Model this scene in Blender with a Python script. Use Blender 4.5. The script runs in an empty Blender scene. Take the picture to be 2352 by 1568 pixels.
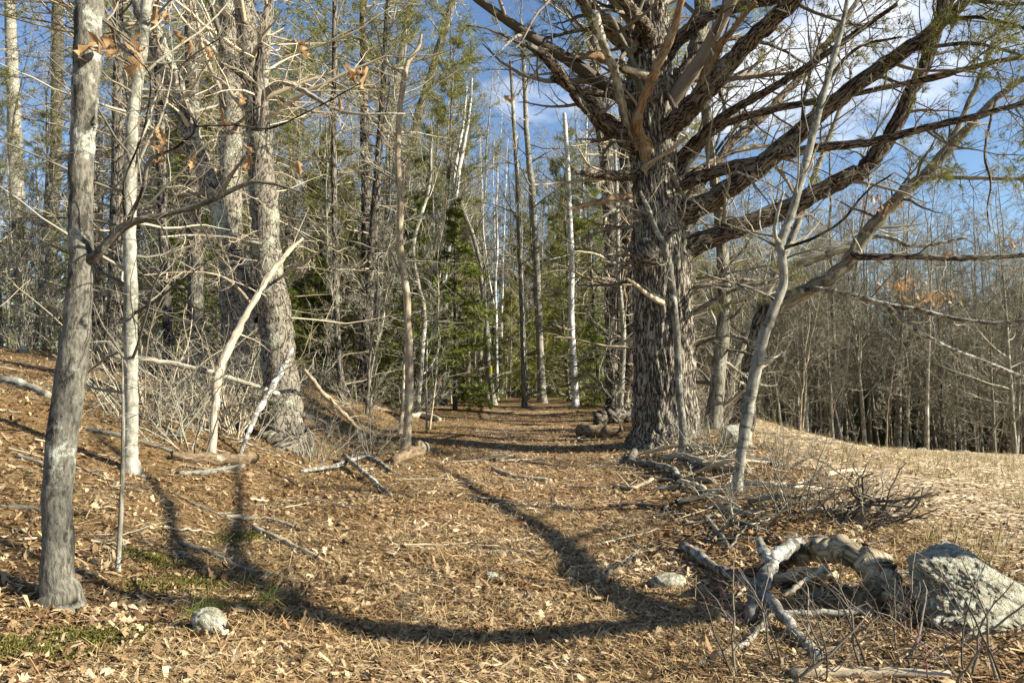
import bpy, math
import numpy as np
from mathutils import Vector

# ------------------------------------------------------------------ camera, sky, sun, exposure
sc = bpy.context.scene
COL = sc.collection
F, CX, CY = 1846.0, 1176.0, 784.0            # focal length and centre of the photograph at 2352 x 1568
PITCH = math.radians(2.4)
EYE = np.array([0.0, 0.0, 1.55])
cam = bpy.data.cameras.new('camera')
cam.sensor_width = 36.0
cam.lens = 36.0 * F / 2352.0
cam.clip_start, cam.clip_end = 0.05, 3000.0
camo = bpy.data.objects.new('camera', cam)
COL.objects.link(camo)
camo.location = EYE
camo.rotation_euler = (math.pi / 2 + PITCH, 0, 0)
sc.camera = camo

SUN_EL = math.radians(30.0)
SUN_AZ = math.radians(106.0)                  # clockwise from +Y: right of the camera, a little behind it
SUN = np.array([math.sin(SUN_AZ) * math.cos(SUN_EL), math.cos(SUN_AZ) * math.cos(SUN_EL), math.sin(SUN_EL)])
world = bpy.data.worlds.new('World')
sc.world = world
world.use_nodes = True
wn, wl = world.node_tree.nodes, world.node_tree.links
for n in list(wn):
    wn.remove(n)
w_out = wn.new('ShaderNodeOutputWorld')
w_bg = wn.new('ShaderNodeBackground')
w_bg.inputs['Strength'].default_value = 0.065
w_sky = wn.new('ShaderNodeTexSky')
w_sky.sky_type = 'NISHITA'
w_sky.sun_disc = False
w_sky.sun_elevation = SUN_EL
w_sky.sun_rotation = SUN_AZ
w_sky.air_density = 1.0
w_sky.dust_density = 0.3
w_sky.ozone_density = 4.0
w_tc = wn.new('ShaderNodeTexCoord')
w_map = wn.new('ShaderNodeMapping')
w_map.inputs['Scale'].default_value = (1.0, 1.0, 2.0)
w_map.inputs['Location'].default_value = (0.35, 0.1, 0.62)
w_no = wn.new('ShaderNodeTexNoise')
w_no.inputs['Scale'].default_value = 2.6
w_no.inputs['Detail'].default_value = 7.0
w_no.inputs['Roughness'].default_value = 0.55
w_rp = wn.new('ShaderNodeValToRGB')
w_rp.color_ramp.elements[0].position = 0.585
w_rp.color_ramp.elements[0].color = (0, 0, 0, 1)
w_rp.color_ramp.elements[1].position = 0.75
w_rp.color_ramp.elements[1].color = (1, 1, 1, 1)
w_mx = wn.new('ShaderNodeMix')
w_mx.data_type = 'RGBA'
w_mx.inputs['B'].default_value = (9.0, 9.2, 9.6, 1)
wl.new(w_tc.outputs['Generated'], w_map.inputs['Vector'])
wl.new(w_map.outputs['Vector'], w_no.inputs['Vector'])
wl.new(w_no.outputs['Fac'], w_rp.inputs['Fac'])
wl.new(w_rp.outputs['Color'], w_mx.inputs['Factor'])
wl.new(w_sky.outputs['Color'], w_mx.inputs['A'])
wl.new(w_mx.outputs['Result'], w_bg.inputs['Color'])
wl.new(w_bg.outputs['Background'], w_out.inputs['Surface'])

sl = bpy.data.lights.new('sun', 'SUN')
sl.energy = 5.0
sl.angle = math.radians(0.5)
sl.color = (1.0, 0.945, 0.81)
slo = bpy.data.objects.new('sun', sl)
COL.objects.link(slo)
slo.rotation_euler = Vector(SUN).to_track_quat('Z', 'Y').to_euler()

sc.view_settings.view_transform = 'Standard'
sc.view_settings.look = 'None'
sc.view_settings.gamma = 1.0
sc.view_settings.use_curve_mapping = False
sc.view_settings.exposure = 1.42
sc.render.engine = 'CYCLES'
sc.cycles.max_bounces = 5
sc.cycles.diffuse_bounces = 3
sc.cycles.transparent_max_bounces = 4

# ------------------------------------------------------------------ numeric helpers
def rng_(s):
    return np.random.default_rng(s)

def sstep(a, b, x):
    t = np.clip((x - a) / (b - a), 0, 1)
    return t * t * (3 - 2 * t)

def _hash(i, j, k, s):
    h = (i.astype(np.int64) * 374761393 + j.astype(np.int64) * 668265263 + k.astype(np.int64) * 2147483647 + s * 974711) & 0xffffffff
    h = ((h ^ (h >> 13)) * 1274126177) & 0xffffffff
    h = (h ^ (h >> 16)) & 0xffffff
    return h / float(0xffffff)

def vnoise(p, s=0):
    p = np.asarray(p, float)
    i = np.floor(p).astype(np.int64)
    f = p - i
    f = f * f * (3 - 2 * f)
    r = 0
    for a in (0, 1):
        for b in (0, 1):
            for c in (0, 1):
                w = (f[..., 0] if a else 1 - f[..., 0]) * (f[..., 1] if b else 1 - f[..., 1]) * (f[..., 2] if c else 1 - f[..., 2])
                r = r + w * _hash(i[..., 0] + a, i[..., 1] + b, i[..., 2] + c, s)
    return r

def fbm2(x, y, sc_, s=0, o=3):
    r, a, t = 0, 1.0, 0
    for k in range(o):
        q = np.stack([np.asarray(x) * sc_, np.asarray(y) * sc_, np.zeros_like(np.asarray(x, float)) + 0.5 + k], -1)
        r = r + a * vnoise(q, s + k)
        t += a
        a *= 0.5
        sc_ *= 2.05
    return r / t

def path_x(y):
    return 0.05 + 0.012 * y + 0.25 * np.sin(y * 0.12)

def field_mask(x, y):
    return sstep(2.3, 3.9, x - 0.10 * np.clip(y, 0, 26) - 0.16 * np.clip(y - 26, 0, 40))

def H(x, y):
    x = np.asarray(x, float)
    y = np.asarray(y, float)
    base = 0.022 * np.clip(y, 0, 26) - 0.012 * np.clip(y - 27, 0, 60)
    # bank on the left
    r = np.clip(-x - 2.6 - 0.05 * np.clip(y - 14, 0, 30), 0, 40)
    bank = 0.34 * r
    bank = 2.25 * (1 - np.exp(-bank / 2.25 * 1.25)) * sstep(0.5, 9.5, y) * (1 - 0.8 * sstep(16, 34, y))
    fm = sstep(3.0, 7.5, x - 0.10 * np.clip(y, 0, 60))
    drop = -np.clip(y - 8, 0, 60) * (0.058 * sstep(3, 15, x) + 0.0018 * np.clip(x - 15, 0, 25))
    drop = drop * (1 - 0.4 * sstep(46, 90, y))
    z = base * (1 - fm) + bank + drop * fm
    z = z + 0.24 * np.exp(-((x - 2.4 - 0.12 * (y - 6)) / 0.9) ** 2) * sstep(4, 8, y) * (1 - sstep(15, 22, y))
    px = (x - path_x(y)) / 1.5
    z = z - 0.10 * np.exp(-px * px) * (1 - sstep(24, 30, y))
    z = z + 0.10 * (fbm2(x, y, 0.45, 3, 3) - 0.5) * (1 - 0.5 * fm)
    return z

def Hf(x, y):
    """ground with its small lumps"""
    x = np.asarray(x, float); y = np.asarray(y, float)
    return H(x, y) + 0.055 * (fbm2(x, y, 3.1, 11, 3) - 0.5)

CP, SP = math.cos(PITCH), math.sin(PITCH)
def ray(px, py):
    a, c = (px - CX) / F, (CY - py) / F
    return np.array([a, CP - c * SP, SP + c * CP])

def P(px, py, d):
    r = ray(px, py)
    return EYE + r * (d / r[1])

def G(px, py, e=0.0):
    r = ray(px, py)
    t = np.geomspace(1.5, 120, 4000)
    q = EYE + t[:, None] * r
    below = q[:, 2] < H(q[:, 0], q[:, 1]) + e
    i = int(np.argmax(below)) if below.any() else len(t) - 1
    g = q[i].copy()
    g[2] = float(Hf(g[0], g[1])) + e
    return g

def norm(v):
    return v / np.maximum(np.linalg.norm(v, axis=-1, keepdims=True), 1e-9)

def spline(pts, n):
    pts = np.asarray(pts, float)
    k = len(pts)
    if k == 2:
        t = np.linspace(0, 1, n)[:, None]
        return pts[0] * (1 - t) + pts[1] * t
    ext = np.vstack([2 * pts[0] - pts[1], pts, 2 * pts[-1] - pts[-2]])
    t = np.linspace(0, k - 1 - 1e-6, n)
    i = t.astype(int)
    f = (t - i)[:, None]
    a, b, c, d = ext[i], ext[i + 1], ext[i + 2], ext[i + 3]
    return 0.5 * (2 * b + (c - a) * f + (2 * a - 5 * b + 4 * c - d) * f ** 2 + (3 * b - a - 3 * c + d) * f ** 3)

# ------------------------------------------------------------------ mesh helpers
def mesh_np(name, V, polys, mat, bark=None, smooth=True):
    me = bpy.data.meshes.new(name)
    V = np.asarray(V, np.float32)
    me.vertices.add(len(V))
    me.vertices.foreach_set('co', V.ravel())
    polys = [np.asarray(p, np.int32) for p in polys if len(p)]
    li = np.concatenate([p.ravel() for p in polys])
    tot = np.concatenate([np.full(len(p), p.shape[1], np.int32) for p in polys])
    st = np.concatenate([[0], np.cumsum(tot)[:-1]]).astype(np.int32)
    me.loops.add(len(li))
    me.loops.foreach_set('vertex_index', li)
    me.polygons.add(len(tot))
    me.polygons.foreach_set('loop_start', st)
    me.polygons.foreach_set('loop_total', tot)
    me.polygons.foreach_set('use_smooth', np.full(len(tot), smooth))
    if bark is not None:
        a = me.attributes.new('bark', 'FLOAT_VECTOR', 'POINT')
        a.data.foreach_set('vector', np.asarray(bark, np.float32).ravel())
    me.update(calc_edges=True)
    if mat is not None:
        me.materials.append(mat)
    return me

def link(name, me, parent=None, kind=None, loc=None):
    o = bpy.data.objects.new(name, me)
    COL.objects.link(o)
    if parent is not None:
        o.parent = parent
    if loc is not None:
        o.location = loc
    if kind:
        o['kind'] = kind
    return o

def tag(o, label, cat, group=None):
    o['label'] = label
    o['category'] = cat
    if group:
        o['group'] = group
    return o

def empty(name, loc, label, cat, group=None):
    o = bpy.data.objects.new(name, None)
    o.empty_display_size = 0.2
    COL.objects.link(o)
    o.location = loc
    return tag(o, label, cat, group)

def copy_thing(root, loc, rz, s, label=None, group=None, tilt=(0, 0)):
    r = root.copy()
    COL.objects.link(r)
    r.location = loc
    r.rotation_euler = (tilt[0], tilt[1], rz)
    r.scale = (s, s, s)
    if label:
        r['label'] = label
    if group:
        r['group'] = group
    for ch in list(root.children):
        c = ch.copy()
        COL.objects.link(c)
        c.parent = r
        for g in list(ch.children):
            d = g.copy()
            COL.objects.link(d)
            d.parent = c
    return r

def frames(Pt):
    T = norm(np.gradient(Pt, axis=1))
    ov = norm(Pt[:, -1] - Pt[:, 0] + 1e-6)
    ax = np.argmin(np.abs(ov), axis=1)
    ref = np.eye(3)[ax][:, None, :]
    N = norm(ref - (ref * T).sum(-1, keepdims=True) * T)
    B = np.cross(T, N)
    return T, N, B

class Tubes:
    def __init__(self):
        self.V, self.Q, self.A, self.n = [], [], [], 0

    def add(self, Pt, R, S=6, off=None):
        Pt = np.asarray(Pt, float)
        R = np.asarray(R, float)
        if Pt.ndim == 2:
            Pt, R = Pt[None], R[None]
        if len(Pt) == 0:
            return self
        N_, M = Pt.shape[:2]
        T, N, B = frames(Pt)
        th = np.linspace(0, 2 * np.pi, S, endpoint=False)
        c, s = np.cos(th)[None, None, :, None], np.sin(th)[None, None, :, None]
        L = np.concatenate([np.zeros((N_, 1)), np.cumsum(np.linalg.norm(np.diff(Pt, axis=1), axis=-1), axis=1)], 1)
        shift = (np.arange(N_) * 1.37) % 50
        rr = R[:, :, None, None] * np.ones((1, 1, S, 1))
        bk = np.concatenate([rr * c, rr * s, np.broadcast_to((L + shift[:, None])[:, :, None, None], rr.shape)], -1)
        if off is not None:
            rr = rr + off(bk, rr)
        V = Pt[:, :, None, :] + rr * (c * N[:, :, None, :] + s * B[:, :, None, :])
        i = np.arange(N_)[:, None, None] * (M * S)
        j = np.arange(M - 1)[None, :, None] * S
        k = np.arange(S)[None, None, :]
        k2 = (k + 1) % S
        q = np.stack([i + j + k, i + j + k2, i + j + S + k2, i + j + S + k], -1).reshape(-1, 4) + self.n
        self.V.append(V.reshape(-1, 3))
        self.A.append(bk.reshape(-1, 3))
        self.Q.append(q)
        self.n += N_ * M * S
        return self

    def mesh(self, name, mat, origin=(0, 0, 0)):
        return mesh_np(name, np.concatenate(self.V) - np.asarray(origin), [np.concatenate(self.Q)], mat, np.concatenate(self.A))

    def obj(self, name, mat, parent=None, origin=(0, 0, 0), kind=None, loc=None):
        return link(name, self.mesh(name, mat, origin), parent, kind, loc)

def grow(rg, Pt, R, k, t0=0.3, t1=0.98, ang=1.0, sd=0.2, length=0.5, npts=5, wig=0.12, up=0.03, rr=0.5, rmin=0.003, absolute=False, flat=0.0, taper=0.2, tshrink=0.6, avoid=None):
    Pt = np.asarray(Pt, float)
    R = np.asarray(R, float)
    if Pt.ndim == 2:
        Pt, R = Pt[None], R[None]
    N_, M = Pt.shape[:2]
    idx = np.repeat(np.arange(N_), k)
    t = t0 + (t1 - t0) * ((np.tile(np.arange(k), N_) + rg.random(N_ * k)) / k)
    s = t * (M - 1)
    i = np.minimum(s.astype(int), M - 2)
    f = (s - i)[:, None]
    pos = Pt[idx, i] * (1 - f) + Pt[idx, i + 1] * f
    r0 = R[idx, i] * (1 - f[:, 0]) + R[idx, i + 1] * f[:, 0]
    tan = norm(Pt[idx, i + 1] - Pt[idx, i])
    Lp = np.linalg.norm(np.diff(Pt, axis=1), axis=-1).sum(1)[idx]
    ln = (length if absolute else Lp * length) * (1 - tshrink * (t - t0) / max(t1 - t0, 1e-6)) * rg.uniform(0.55, 1.3, N_ * k)
    v = rg.normal(size=(N_ * k, 3))
    v[:, 2] *= (1 - flat)
    perp = norm(v - (v * tan).sum(1, keepdims=True) * tan)
    a = rg.normal(ang, sd, N_ * k)[:, None]
    d = norm(np.cos(a) * tan + np.sin(a) * perp)
    if avoid is not None:                        # keep a side clear
        bad = (d * np.asarray(avoid)).sum(1) > 0.55
        d[bad] = d[bad] * np.array([-1, -1, 1])
    out = np.zeros((N_ * k, npts, 3))
    out[:, 0] = pos
    step = (ln / (npts - 1))[:, None]
    for j in range(1, npts):
        d = norm(d + wig * rg.normal(size=d.shape) + np.array([0, 0, up]))
        out[:, j] = out[:, j - 1] + d * step
    r = np.maximum(r0 * rr, rmin)[:, None] * np.linspace(1, taper, npts)[None]
    return out, np.maximum(r, rmin * 0.4)

def blades(rg, pos, dirs, n, ln, wd, spread=0.7):
    """n thin needle blades at each point, pointing roughly along dirs -> V, quads"""
    pos = np.repeat(pos, n, 0)
    d = norm(np.repeat(dirs, n, 0) + spread * rg.normal(size=(len(pos), 3)))
    side = norm(np.cross(d, rg.normal(size=d.shape)))
    l = ln * rg.uniform(0.6, 1.25, len(pos))[:, None]
    a = pos - side * wd * 0.5
    b = pos + side * wd * 0.5
    c = pos + d * l + side * wd * 0.25
    e = pos + d * l - side * wd * 0.25
    V = np.stack([a, b, c, e], 1).reshape(-1, 3)
    Q = np.arange(len(V)).reshape(-1, 4)
    return V, Q

# ------------------------------------------------------------------ materials
class NT:
    def __init__(self, name):
        self.m = bpy.data.materials.new(name)
        self.m.use_nodes = True
        self.t = self.m.node_tree
        for n in list(self.t.nodes):
            self.t.nodes.remove(n)
        self.out = self.n('ShaderNodeOutputMaterial')

    def n(self, typ, **kw):
        nd = self.t.nodes.new(typ)
        for k, v in kw.items():
            setattr(nd, k, v)
        return nd

    def l(self, a, b):
        self.t.links.new(a, b)

    def mapping(self, vec, scale):
        m = self.n('ShaderNodeMapping')
        m.inputs['Scale'].default_value = scale
        self.l(vec, m.inputs['Vector'])
        return m.outputs['Vector']

    def noise(self, vec, scale=1.0, detail=4.0, rough=0.55):
        m = self.n('ShaderNodeTexNoise')
        m.inputs['Scale'].default_value = scale
        m.inputs['Detail'].default_value = detail
        m.inputs['Roughness'].default_value = rough
        if vec is not None:
            self.l(vec, m.inputs['Vector'])
        return m.outputs['Fac']

    def ramp(self, fac, stops):
        m = self.n('ShaderNodeValToRGB')
        e = m.color_ramp.elements
        while len(e) < len(stops):
            e.new(0.5)
        for el, (p, c) in zip(e, stops):
            el.position = p
            el.color = (c[0], c[1], c[2], 1) if hasattr(c, '__len__') else (c, c, c, 1)
        self.l(fac, m.inputs['Fac'])
        return m.outputs['Color']

    def mix(self, fac, a, b, mode='MIX'):
        m = self.n('ShaderNodeMix', data_type='RGBA', blend_type=mode)
        for s, v in (('Factor', fac), ('A', a), ('B', b)):
            if hasattr(v, 'links') or hasattr(v, 'is_linked'):
                self.l(v, m.inputs[s])
            elif s == 'Factor':
                m.inputs['Factor'].default_value = v
            else:
                m.inputs[s].default_value = (v[0], v[1], v[2], 1)
        return m.outputs['Result']

    def math(self, op, a, b=0.0):
        m = self.n('ShaderNodeMath', operation=op)
        for i, v in enumerate((a, b)):
            if hasattr(v, 'is_linked'):
                self.l(v, m.inputs[i])
            else:
                m.inputs[i].default_value = v
        return m.outputs[0]

    def finish(self, color, rough=0.85, bump=None, strength=0.5, dist=0.02, spec=0.15, transl=0.0):
        p = self.n('ShaderNodeBsdfPrincipled')
        if hasattr(color, 'is_linked'):
            self.l(color, p.inputs['Base Color'])
        else:
            p.inputs['Base Color'].default_value = (*color, 1)
        p.inputs['Roughness'].default_value = rough
        p.inputs['Specular IOR Level'].default_value = spec
        if bump is not None:
            b = self.n('ShaderNodeBump')
            b.inputs['Strength'].default_value = strength
            b.inputs['Distance'].default_value = dist
            self.l(bump, b.inputs['Height'])
            self.l(b.outputs['Normal'], p.inputs['Normal'])
        sh = p.outputs['BSDF']
        if transl > 0:
            tr = self.n('ShaderNodeBsdfTranslucent')
            if hasattr(color, 'is_linked'):
                self.l(color, tr.inputs['Color'])
            else:
                tr.inputs['Color'].default_value = (*color, 1)
            ms = self.n('ShaderNodeMixShader')
            ms.inputs[0].default_value = transl
            self.l(sh, ms.inputs[1])
            self.l(tr.outputs[0], ms.inputs[2])
            sh = ms.outputs[0]
        self.l(sh, self.out.inputs['Surface'])
        return self.m

def bark_mat(name, dark, light, sx, sz, lichen=None, lamt=0.5, lscale=3.0, bump=0.6, dist=0.02, bands=None, vary=0.25, furrow=(0.35, 0.62), spots=None, fissure=None):
    t = NT(name)
    at = t.n('ShaderNodeAttribute', attribute_name='bark').outputs['Vector']
    oi = t.n('ShaderNodeObjectInfo')
    va = t.n('ShaderNodeVectorMath', operation='ADD')
    t.l(at, va.inputs[0])
    t.l(oi.outputs['Random'], va.inputs[1])
    v = va.outputs[0]
    f = t.noise(t.mapping(v, (sx, sx, sz)), 1.0, 5.0, 0.6)
    fine = t.noise(t.mapping(v, (sx * 4, sx * 4, sz * 5)), 1.0, 3.0, 0.6)
    h = t.math('ADD', f, t.math('MULTIPLY', fine, 0.25))
    if fissure:                                   # plates parted by narrow cracks
        cr = t.math('MULTIPLY', t.math('ABSOLUTE', t.math('SUBTRACT', t.noise(t.mapping(v, (sx * .8, sx * .8, sz * .8)), 1.0, 3.0, 0.6), 0.5)), 1.0 / fissure)
        h = t.math('ADD', t.math('MULTIPLY', t.math('MINIMUM', cr, 1.0), 0.55), t.math('MULTIPLY', h, 0.45))
    col = t.ramp(h, [(furrow[0] + 0.12, dark), (furrow[1] + 0.12, light)])
    if bands:
        b = t.ramp(t.noise(t.mapping(v, (1.5, 1.5, 9.0)), 1.0, 4.0, 0.7), [(0.56, 0.0), (0.66, 1.0)])
        col = t.mix(b, col, bands)
    if spots:
        s = t.ramp(t.noise(t.mapping(v, (7.0, 7.0, 3.2)), 1.0, 6.0, 0.72), [(0.53, 0.0), (0.58, 0.85)])
        col = t.mix(s, col, spots)
    if lichen:
        l = t.math('MULTIPLY', t.ramp(t.noise(v, lscale, 6.0, 0.68), [(1 - lamt - 0.03, 0.0), (1 - lamt + 0.03, 1.0)]), t.ramp(t.noise(v, lscale * 12, 4.0, 0.65), [(0.42, 0.1), (0.52, 1.0)]))
        col = t.mix(l, col, lichen)
        h = t.math('ADD', h, t.math('MULTIPLY', l, 0.15))
    mul = t.math('ADD', t.math('MULTIPLY', oi.outputs['Random'], 2 * vary), 1 - vary)
    hs = t.n('ShaderNodeHueSaturation')
    t.l(mul, hs.inputs['Value'])
    t.l(col, hs.inputs['Color'])
    return t.finish(hs.outputs['Color'], 0.9, h, bump, dist, 0.1)

def island_mat(name, stops, rough=0.8, transl=0.0, spec=0.15, patch=0.0, drift=None):
    t = NT(name)
    g = t.n('ShaderNodeNewGeometry').outputs['Random Per Island']
    col = t.ramp(g, stops)
    no = t.noise(t.n('ShaderNodeTexCoord').outputs['Object'], 30.0, 3.0)
    col = t.mix(t.math('MULTIPLY', no, 0.5), col, (0.5, 0.45, 0.4), 'MULTIPLY')
    if drift:                                     # damp, dark drifts and dry, bleached ones
        dn = t.noise(t.n('ShaderNodeTexCoord').outputs['Object'], 0.9, 4.0, 0.6)
        col = t.mix(t.ramp(dn, [(0.40, 0.0), (0.60, 1.0)]), t.mix(1.0, col, drift, 'MULTIPLY'), col)
    if patch:
        oi = t.n('ShaderNodeObjectInfo').outputs['Random']
        hs = t.n('ShaderNodeHueSaturation')
        t.l(t.math('ADD', t.math('MULTIPLY', oi, 2 * patch), 1 - patch), hs.inputs['Value'])
        t.l(col, hs.inputs['Color'])
        col = hs.outputs['Color']
    return t.finish(col, rough, None, spec=spec, transl=transl)

M = {}
M['pine'] = bark_mat('pine bark', (0.06, 0.048, 0.036), (0.34, 0.30, 0.23), 28, 5.0, (0.35, 0.36, 0.26), 0.40, 2.0, 1.0, 0.05, fissure=.10)
M['pinelimb'] = bark_mat('pine limb bark', (0.022, 0.016, 0.012), (0.17, 0.135, 0.10), 24, 6, (0.22, 0.22, 0.16), 0.40, 2.5, 1.0, 0.03, fissure=.08)
M['pinescaly'] = bark_mat('scaly pine bark', (0.045, 0.037, 0.028), (0.23, 0.20, 0.155), 22, 10, (0.40, 0.41, 0.30), 0.44, 2.6, 0.9, 0.03, fissure=.055)
M['grey'] = bark_mat('smooth grey bark', (0.09, 0.081, 0.062), (0.25, 0.23, 0.18), 50, 20, (0.44, 0.44, 0.36), 0.43, 2.6, 0.9, 0.012, spots=(0.042, 0.04, 0.03))
M['paleg'] = bark_mat('pale bark', (0.16, 0.15, 0.115), (0.36, 0.34, 0.275), 30, 12, (0.13, 0.125, 0.095), 0.45, 2.5, 0.5, 0.006, bands=(0.10, 0.09, 0.07))
M['birch'] = bark_mat('white birch bark', (0.40, 0.385, 0.345), (0.66, 0.64, 0.59), 14, 10, None, 0, 1, 0.3, 0.004, bands=(0.08, 0.07, 0.06))
M['wood'] = bark_mat('woodland bark', (0.065, 0.057, 0.043), (0.27, 0.25, 0.195), 18, 5, (0.46, 0.45, 0.36), 0.42, 2.0, 0.7, 0.012, vary=0.3)
M['darkwood'] = bark_mat('dark woodland bark', (0.025, 0.020, 0.016), (0.17, 0.148, 0.115), 13, 4, (0.26, 0.26, 0.20), 0.38, 2.0, 0.8, 0.02, fissure=.09)
M['tan'] = bark_mat('tan sapling bark', (0.20, 0.155, 0.10), (0.44, 0.36, 0.245), 30, 8, (0.48, 0.46, 0.36), 0.38, 4.0, 0.4, 0.004)
M['deadwood'] = bark_mat('bleached dead wood', (0.20, 0.16, 0.105), (0.52, 0.45, 0.325), 45, 4, (0.26, 0.25, 0.19), 0.36, 3.0, 0.7, 0.005)
M['deadorange'] = bark_mat('orange dead wood', (0.07, 0.042, 0.023), (0.29, 0.19, 0.10), 40, 6, (0.21, 0.195, 0.145), 0.47, 3.0, 0.8, 0.008)
M['rotten'] = bark_mat('rotting log bark', (0.055, 0.038, 0.022), (0.26, 0.19, 0.115), 30, 5, (0.36, 0.36, 0.28), 0.38, 4.0, 0.9, 0.014)
M['lichenstick'] = bark_mat('lichened branch bark', (0.06, 0.052, 0.042), (0.22, 0.20, 0.165), 35, 14, (0.50, 0.51, 0.45), 0.47, 8.0, 0.7, 0.006, spots=(0.035, 0.03, 0.025))
M['mossmix'] = bark_mat('mossy weathered log', (0.14, 0.105, 0.06), (0.58, 0.48, 0.31), 50, 6, (0.24, 0.25, 0.16), 0.40, 4.0, 0.9, 0.01, spots=(0.07, 0.05, 0.03))
M['twig'] = island_mat('twig wood', [(0.0, (0.10, 0.09, 0.065)), (0.55, (0.26, 0.24, 0.18)), (1.0, (0.46, 0.43, 0.33))], 0.8, patch=0.25)
M['twigdark'] = island_mat('dark twig wood', [(0.0, (0.07, 0.058, 0.043)), (1.0, (0.27, 0.23, 0.175))], 0.8, patch=0.2)
M['twigtan'] = island_mat('dry tan twig wood', [(0.0, (0.20, 0.16, 0.105)), (1.0, (0.60, 0.52, 0.37))], 0.8, patch=0.2)
M['twigred'] = island_mat('red briar stem', [(0.0, (0.16, 0.05, 0.055)), (1.0, (0.26, 0.10, 0.10))], 0.6)
M['needle'] = island_mat('pine needles', [(0.0, (0.12, 0.14, 0.028)), (0.6, (0.25, 0.25, 0.05)), (1.0, (0.40, 0.37, 0.10))], 0.55, 0.35, 0.3, patch=0.25)
M['hemlock'] = island_mat('hemlock needles', [(0.0, (0.09, 0.125, 0.02)), (0.6, (0.19, 0.235, 0.04)), (1.0, (0.34, 0.35, 0.075))], 0.5, 0.35, 0.3, patch=0.3)
M['leaf'] = island_mat('dry oak leaves', [(0.0, (0.10, 0.06, 0.028)), (0.3, (0.25, 0.155, 0.075)), (0.6, (0.47, 0.335, 0.175)), (0.83, (0.66, 0.51, 0.30)), (1.0, (0.76, 0.62, 0.40))], 0.6, 0.12, 0.25, drift=(.55, .45, .36))
M['hangleaf'] = island_mat('hanging dead leaves', [(0.0, (0.28, 0.15, 0.06)), (0.5, (0.42, 0.25, 0.11)), (1.0, (0.55, 0.38, 0.21))], 0.55, 0.3, 0.3)
M['chip'] = island_mat('straw and bark chips', [(0.0, (0.20, 0.13, 0.07)), (0.4, (0.42, 0.30, 0.175)), (0.8, (0.58, 0.45, 0.29)), (1.0, (0.68, 0.54, 0.34))], 0.7, 0.05, drift=(.75, .62, .48))
M['fchip'] = island_mat('mown straw', [(0.0, (0.30, 0.21, 0.12)), (0.3, (0.52, 0.40, 0.245)), (0.75, (0.68, 0.55, 0.37)), (1.0, (0.76, 0.65, 0.48))], 0.7, 0.05)
M['pneedle'] = island_mat('fallen pine needles', [(0.0, (0.17, 0.10, 0.045)), (0.5, (0.38, 0.255, 0.115)), (1.0, (0.62, 0.47, 0.25))], 0.6)
M['moss'] = island_mat('moss', [(0.0, (0.06, 0.055, 0.012)), (0.6, (0.12, 0.115, 0.025)), (1.0, (0.22, 0.185, 0.06))], 0.85)
M['grass'] = island_mat('dry grass', [(0.0, (0.16, 0.14, 0.05)), (0.5, (0.36, 0.29, 0.13)), (1.0, (0.50, 0.42, 0.24))], 0.7, 0.2)

def ground_mat(name, stops, dark):
    t = NT(name)
    v = t.n('ShaderNodeTexCoord').outputs['Object']
    a = t.noise(v, 55.0, 5.0, 0.7)
    vo = t.n('ShaderNodeTexVoronoi')
    vo.inputs['Scale'].default_value = 26.0
    t.l(v, vo.inputs['Vector'])
    sep = t.n('ShaderNodeSeparateColor')
    t.l(vo.outputs['Color'], sep.inputs[0])
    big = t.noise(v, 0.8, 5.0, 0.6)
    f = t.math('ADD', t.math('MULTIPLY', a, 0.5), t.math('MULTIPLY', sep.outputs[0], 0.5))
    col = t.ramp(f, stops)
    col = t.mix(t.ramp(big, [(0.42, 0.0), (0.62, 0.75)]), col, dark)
    h = t.math('ADD', a, t.math('MULTIPLY', vo.outputs['Distance'], 0.6))
    return t.finish(col, 0.95, h, 0.9, 0.03, 0.05)

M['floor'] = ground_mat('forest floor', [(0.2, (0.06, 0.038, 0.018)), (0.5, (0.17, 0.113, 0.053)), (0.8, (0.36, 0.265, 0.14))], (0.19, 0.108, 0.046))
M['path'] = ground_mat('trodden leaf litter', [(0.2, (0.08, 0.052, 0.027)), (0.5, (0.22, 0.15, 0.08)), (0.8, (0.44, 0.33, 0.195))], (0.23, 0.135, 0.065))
M['field'] = ground_mat('mown field', [(0.2, (0.26, 0.19, 0.105)), (0.5, (0.43, 0.33, 0.20)), (0.8, (0.58, 0.47, 0.31))], (0.37, 0.28, 0.16))

def rock_mat(name):
    t = NT(name)
    v = t.n('ShaderNodeTexCoord').outputs['Object']
    g = t.noise(v, 11.0, 7.0, 0.72)
    col = t.ramp(g, [(0.36, (0.18, 0.165, 0.11)), (0.5, (0.40, 0.37, 0.26)), (0.64, (0.62, 0.585, 0.45))])
    sp = t.noise(v, 48.0, 6.0, 0.75)
    col = t.mix(t.ramp(sp, [(0.55, 0.0), (0.60, 0.85)]), col, (0.06, 0.058, 0.042))
    li = t.noise(v, 20.0, 7.0, 0.78)
    col = t.mix(t.ramp(li, [(0.52, 0.0), (0.56, 0.9)]), col, (0.58, 0.58, 0.48))
    return t.finish(col, 0.95, t.math('ADD', g, t.math('MULTIPLY', sp, 0.7)), 1.0, 0.05, 0.1)
M['rock'] = rock_mat('lichened granite')
def flat_mat(name, c, rough=0.6):
    t = NT(name)
    v = t.n('ShaderNodeTexCoord').outputs['Object']
    n = t.noise(v, 12.0, 4.0)
    return t.finish(t.mix(t.math('MULTIPLY', n, 0.5), c, [x * 0.6 for x in c]), rough)
M['yellow'] = flat_mat('yellow blaze paint', (0.72, 0.58, 0.03))
M['pink'] = flat_mat('pink flagging tape', (0.75, 0.10, 0.28))

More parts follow.
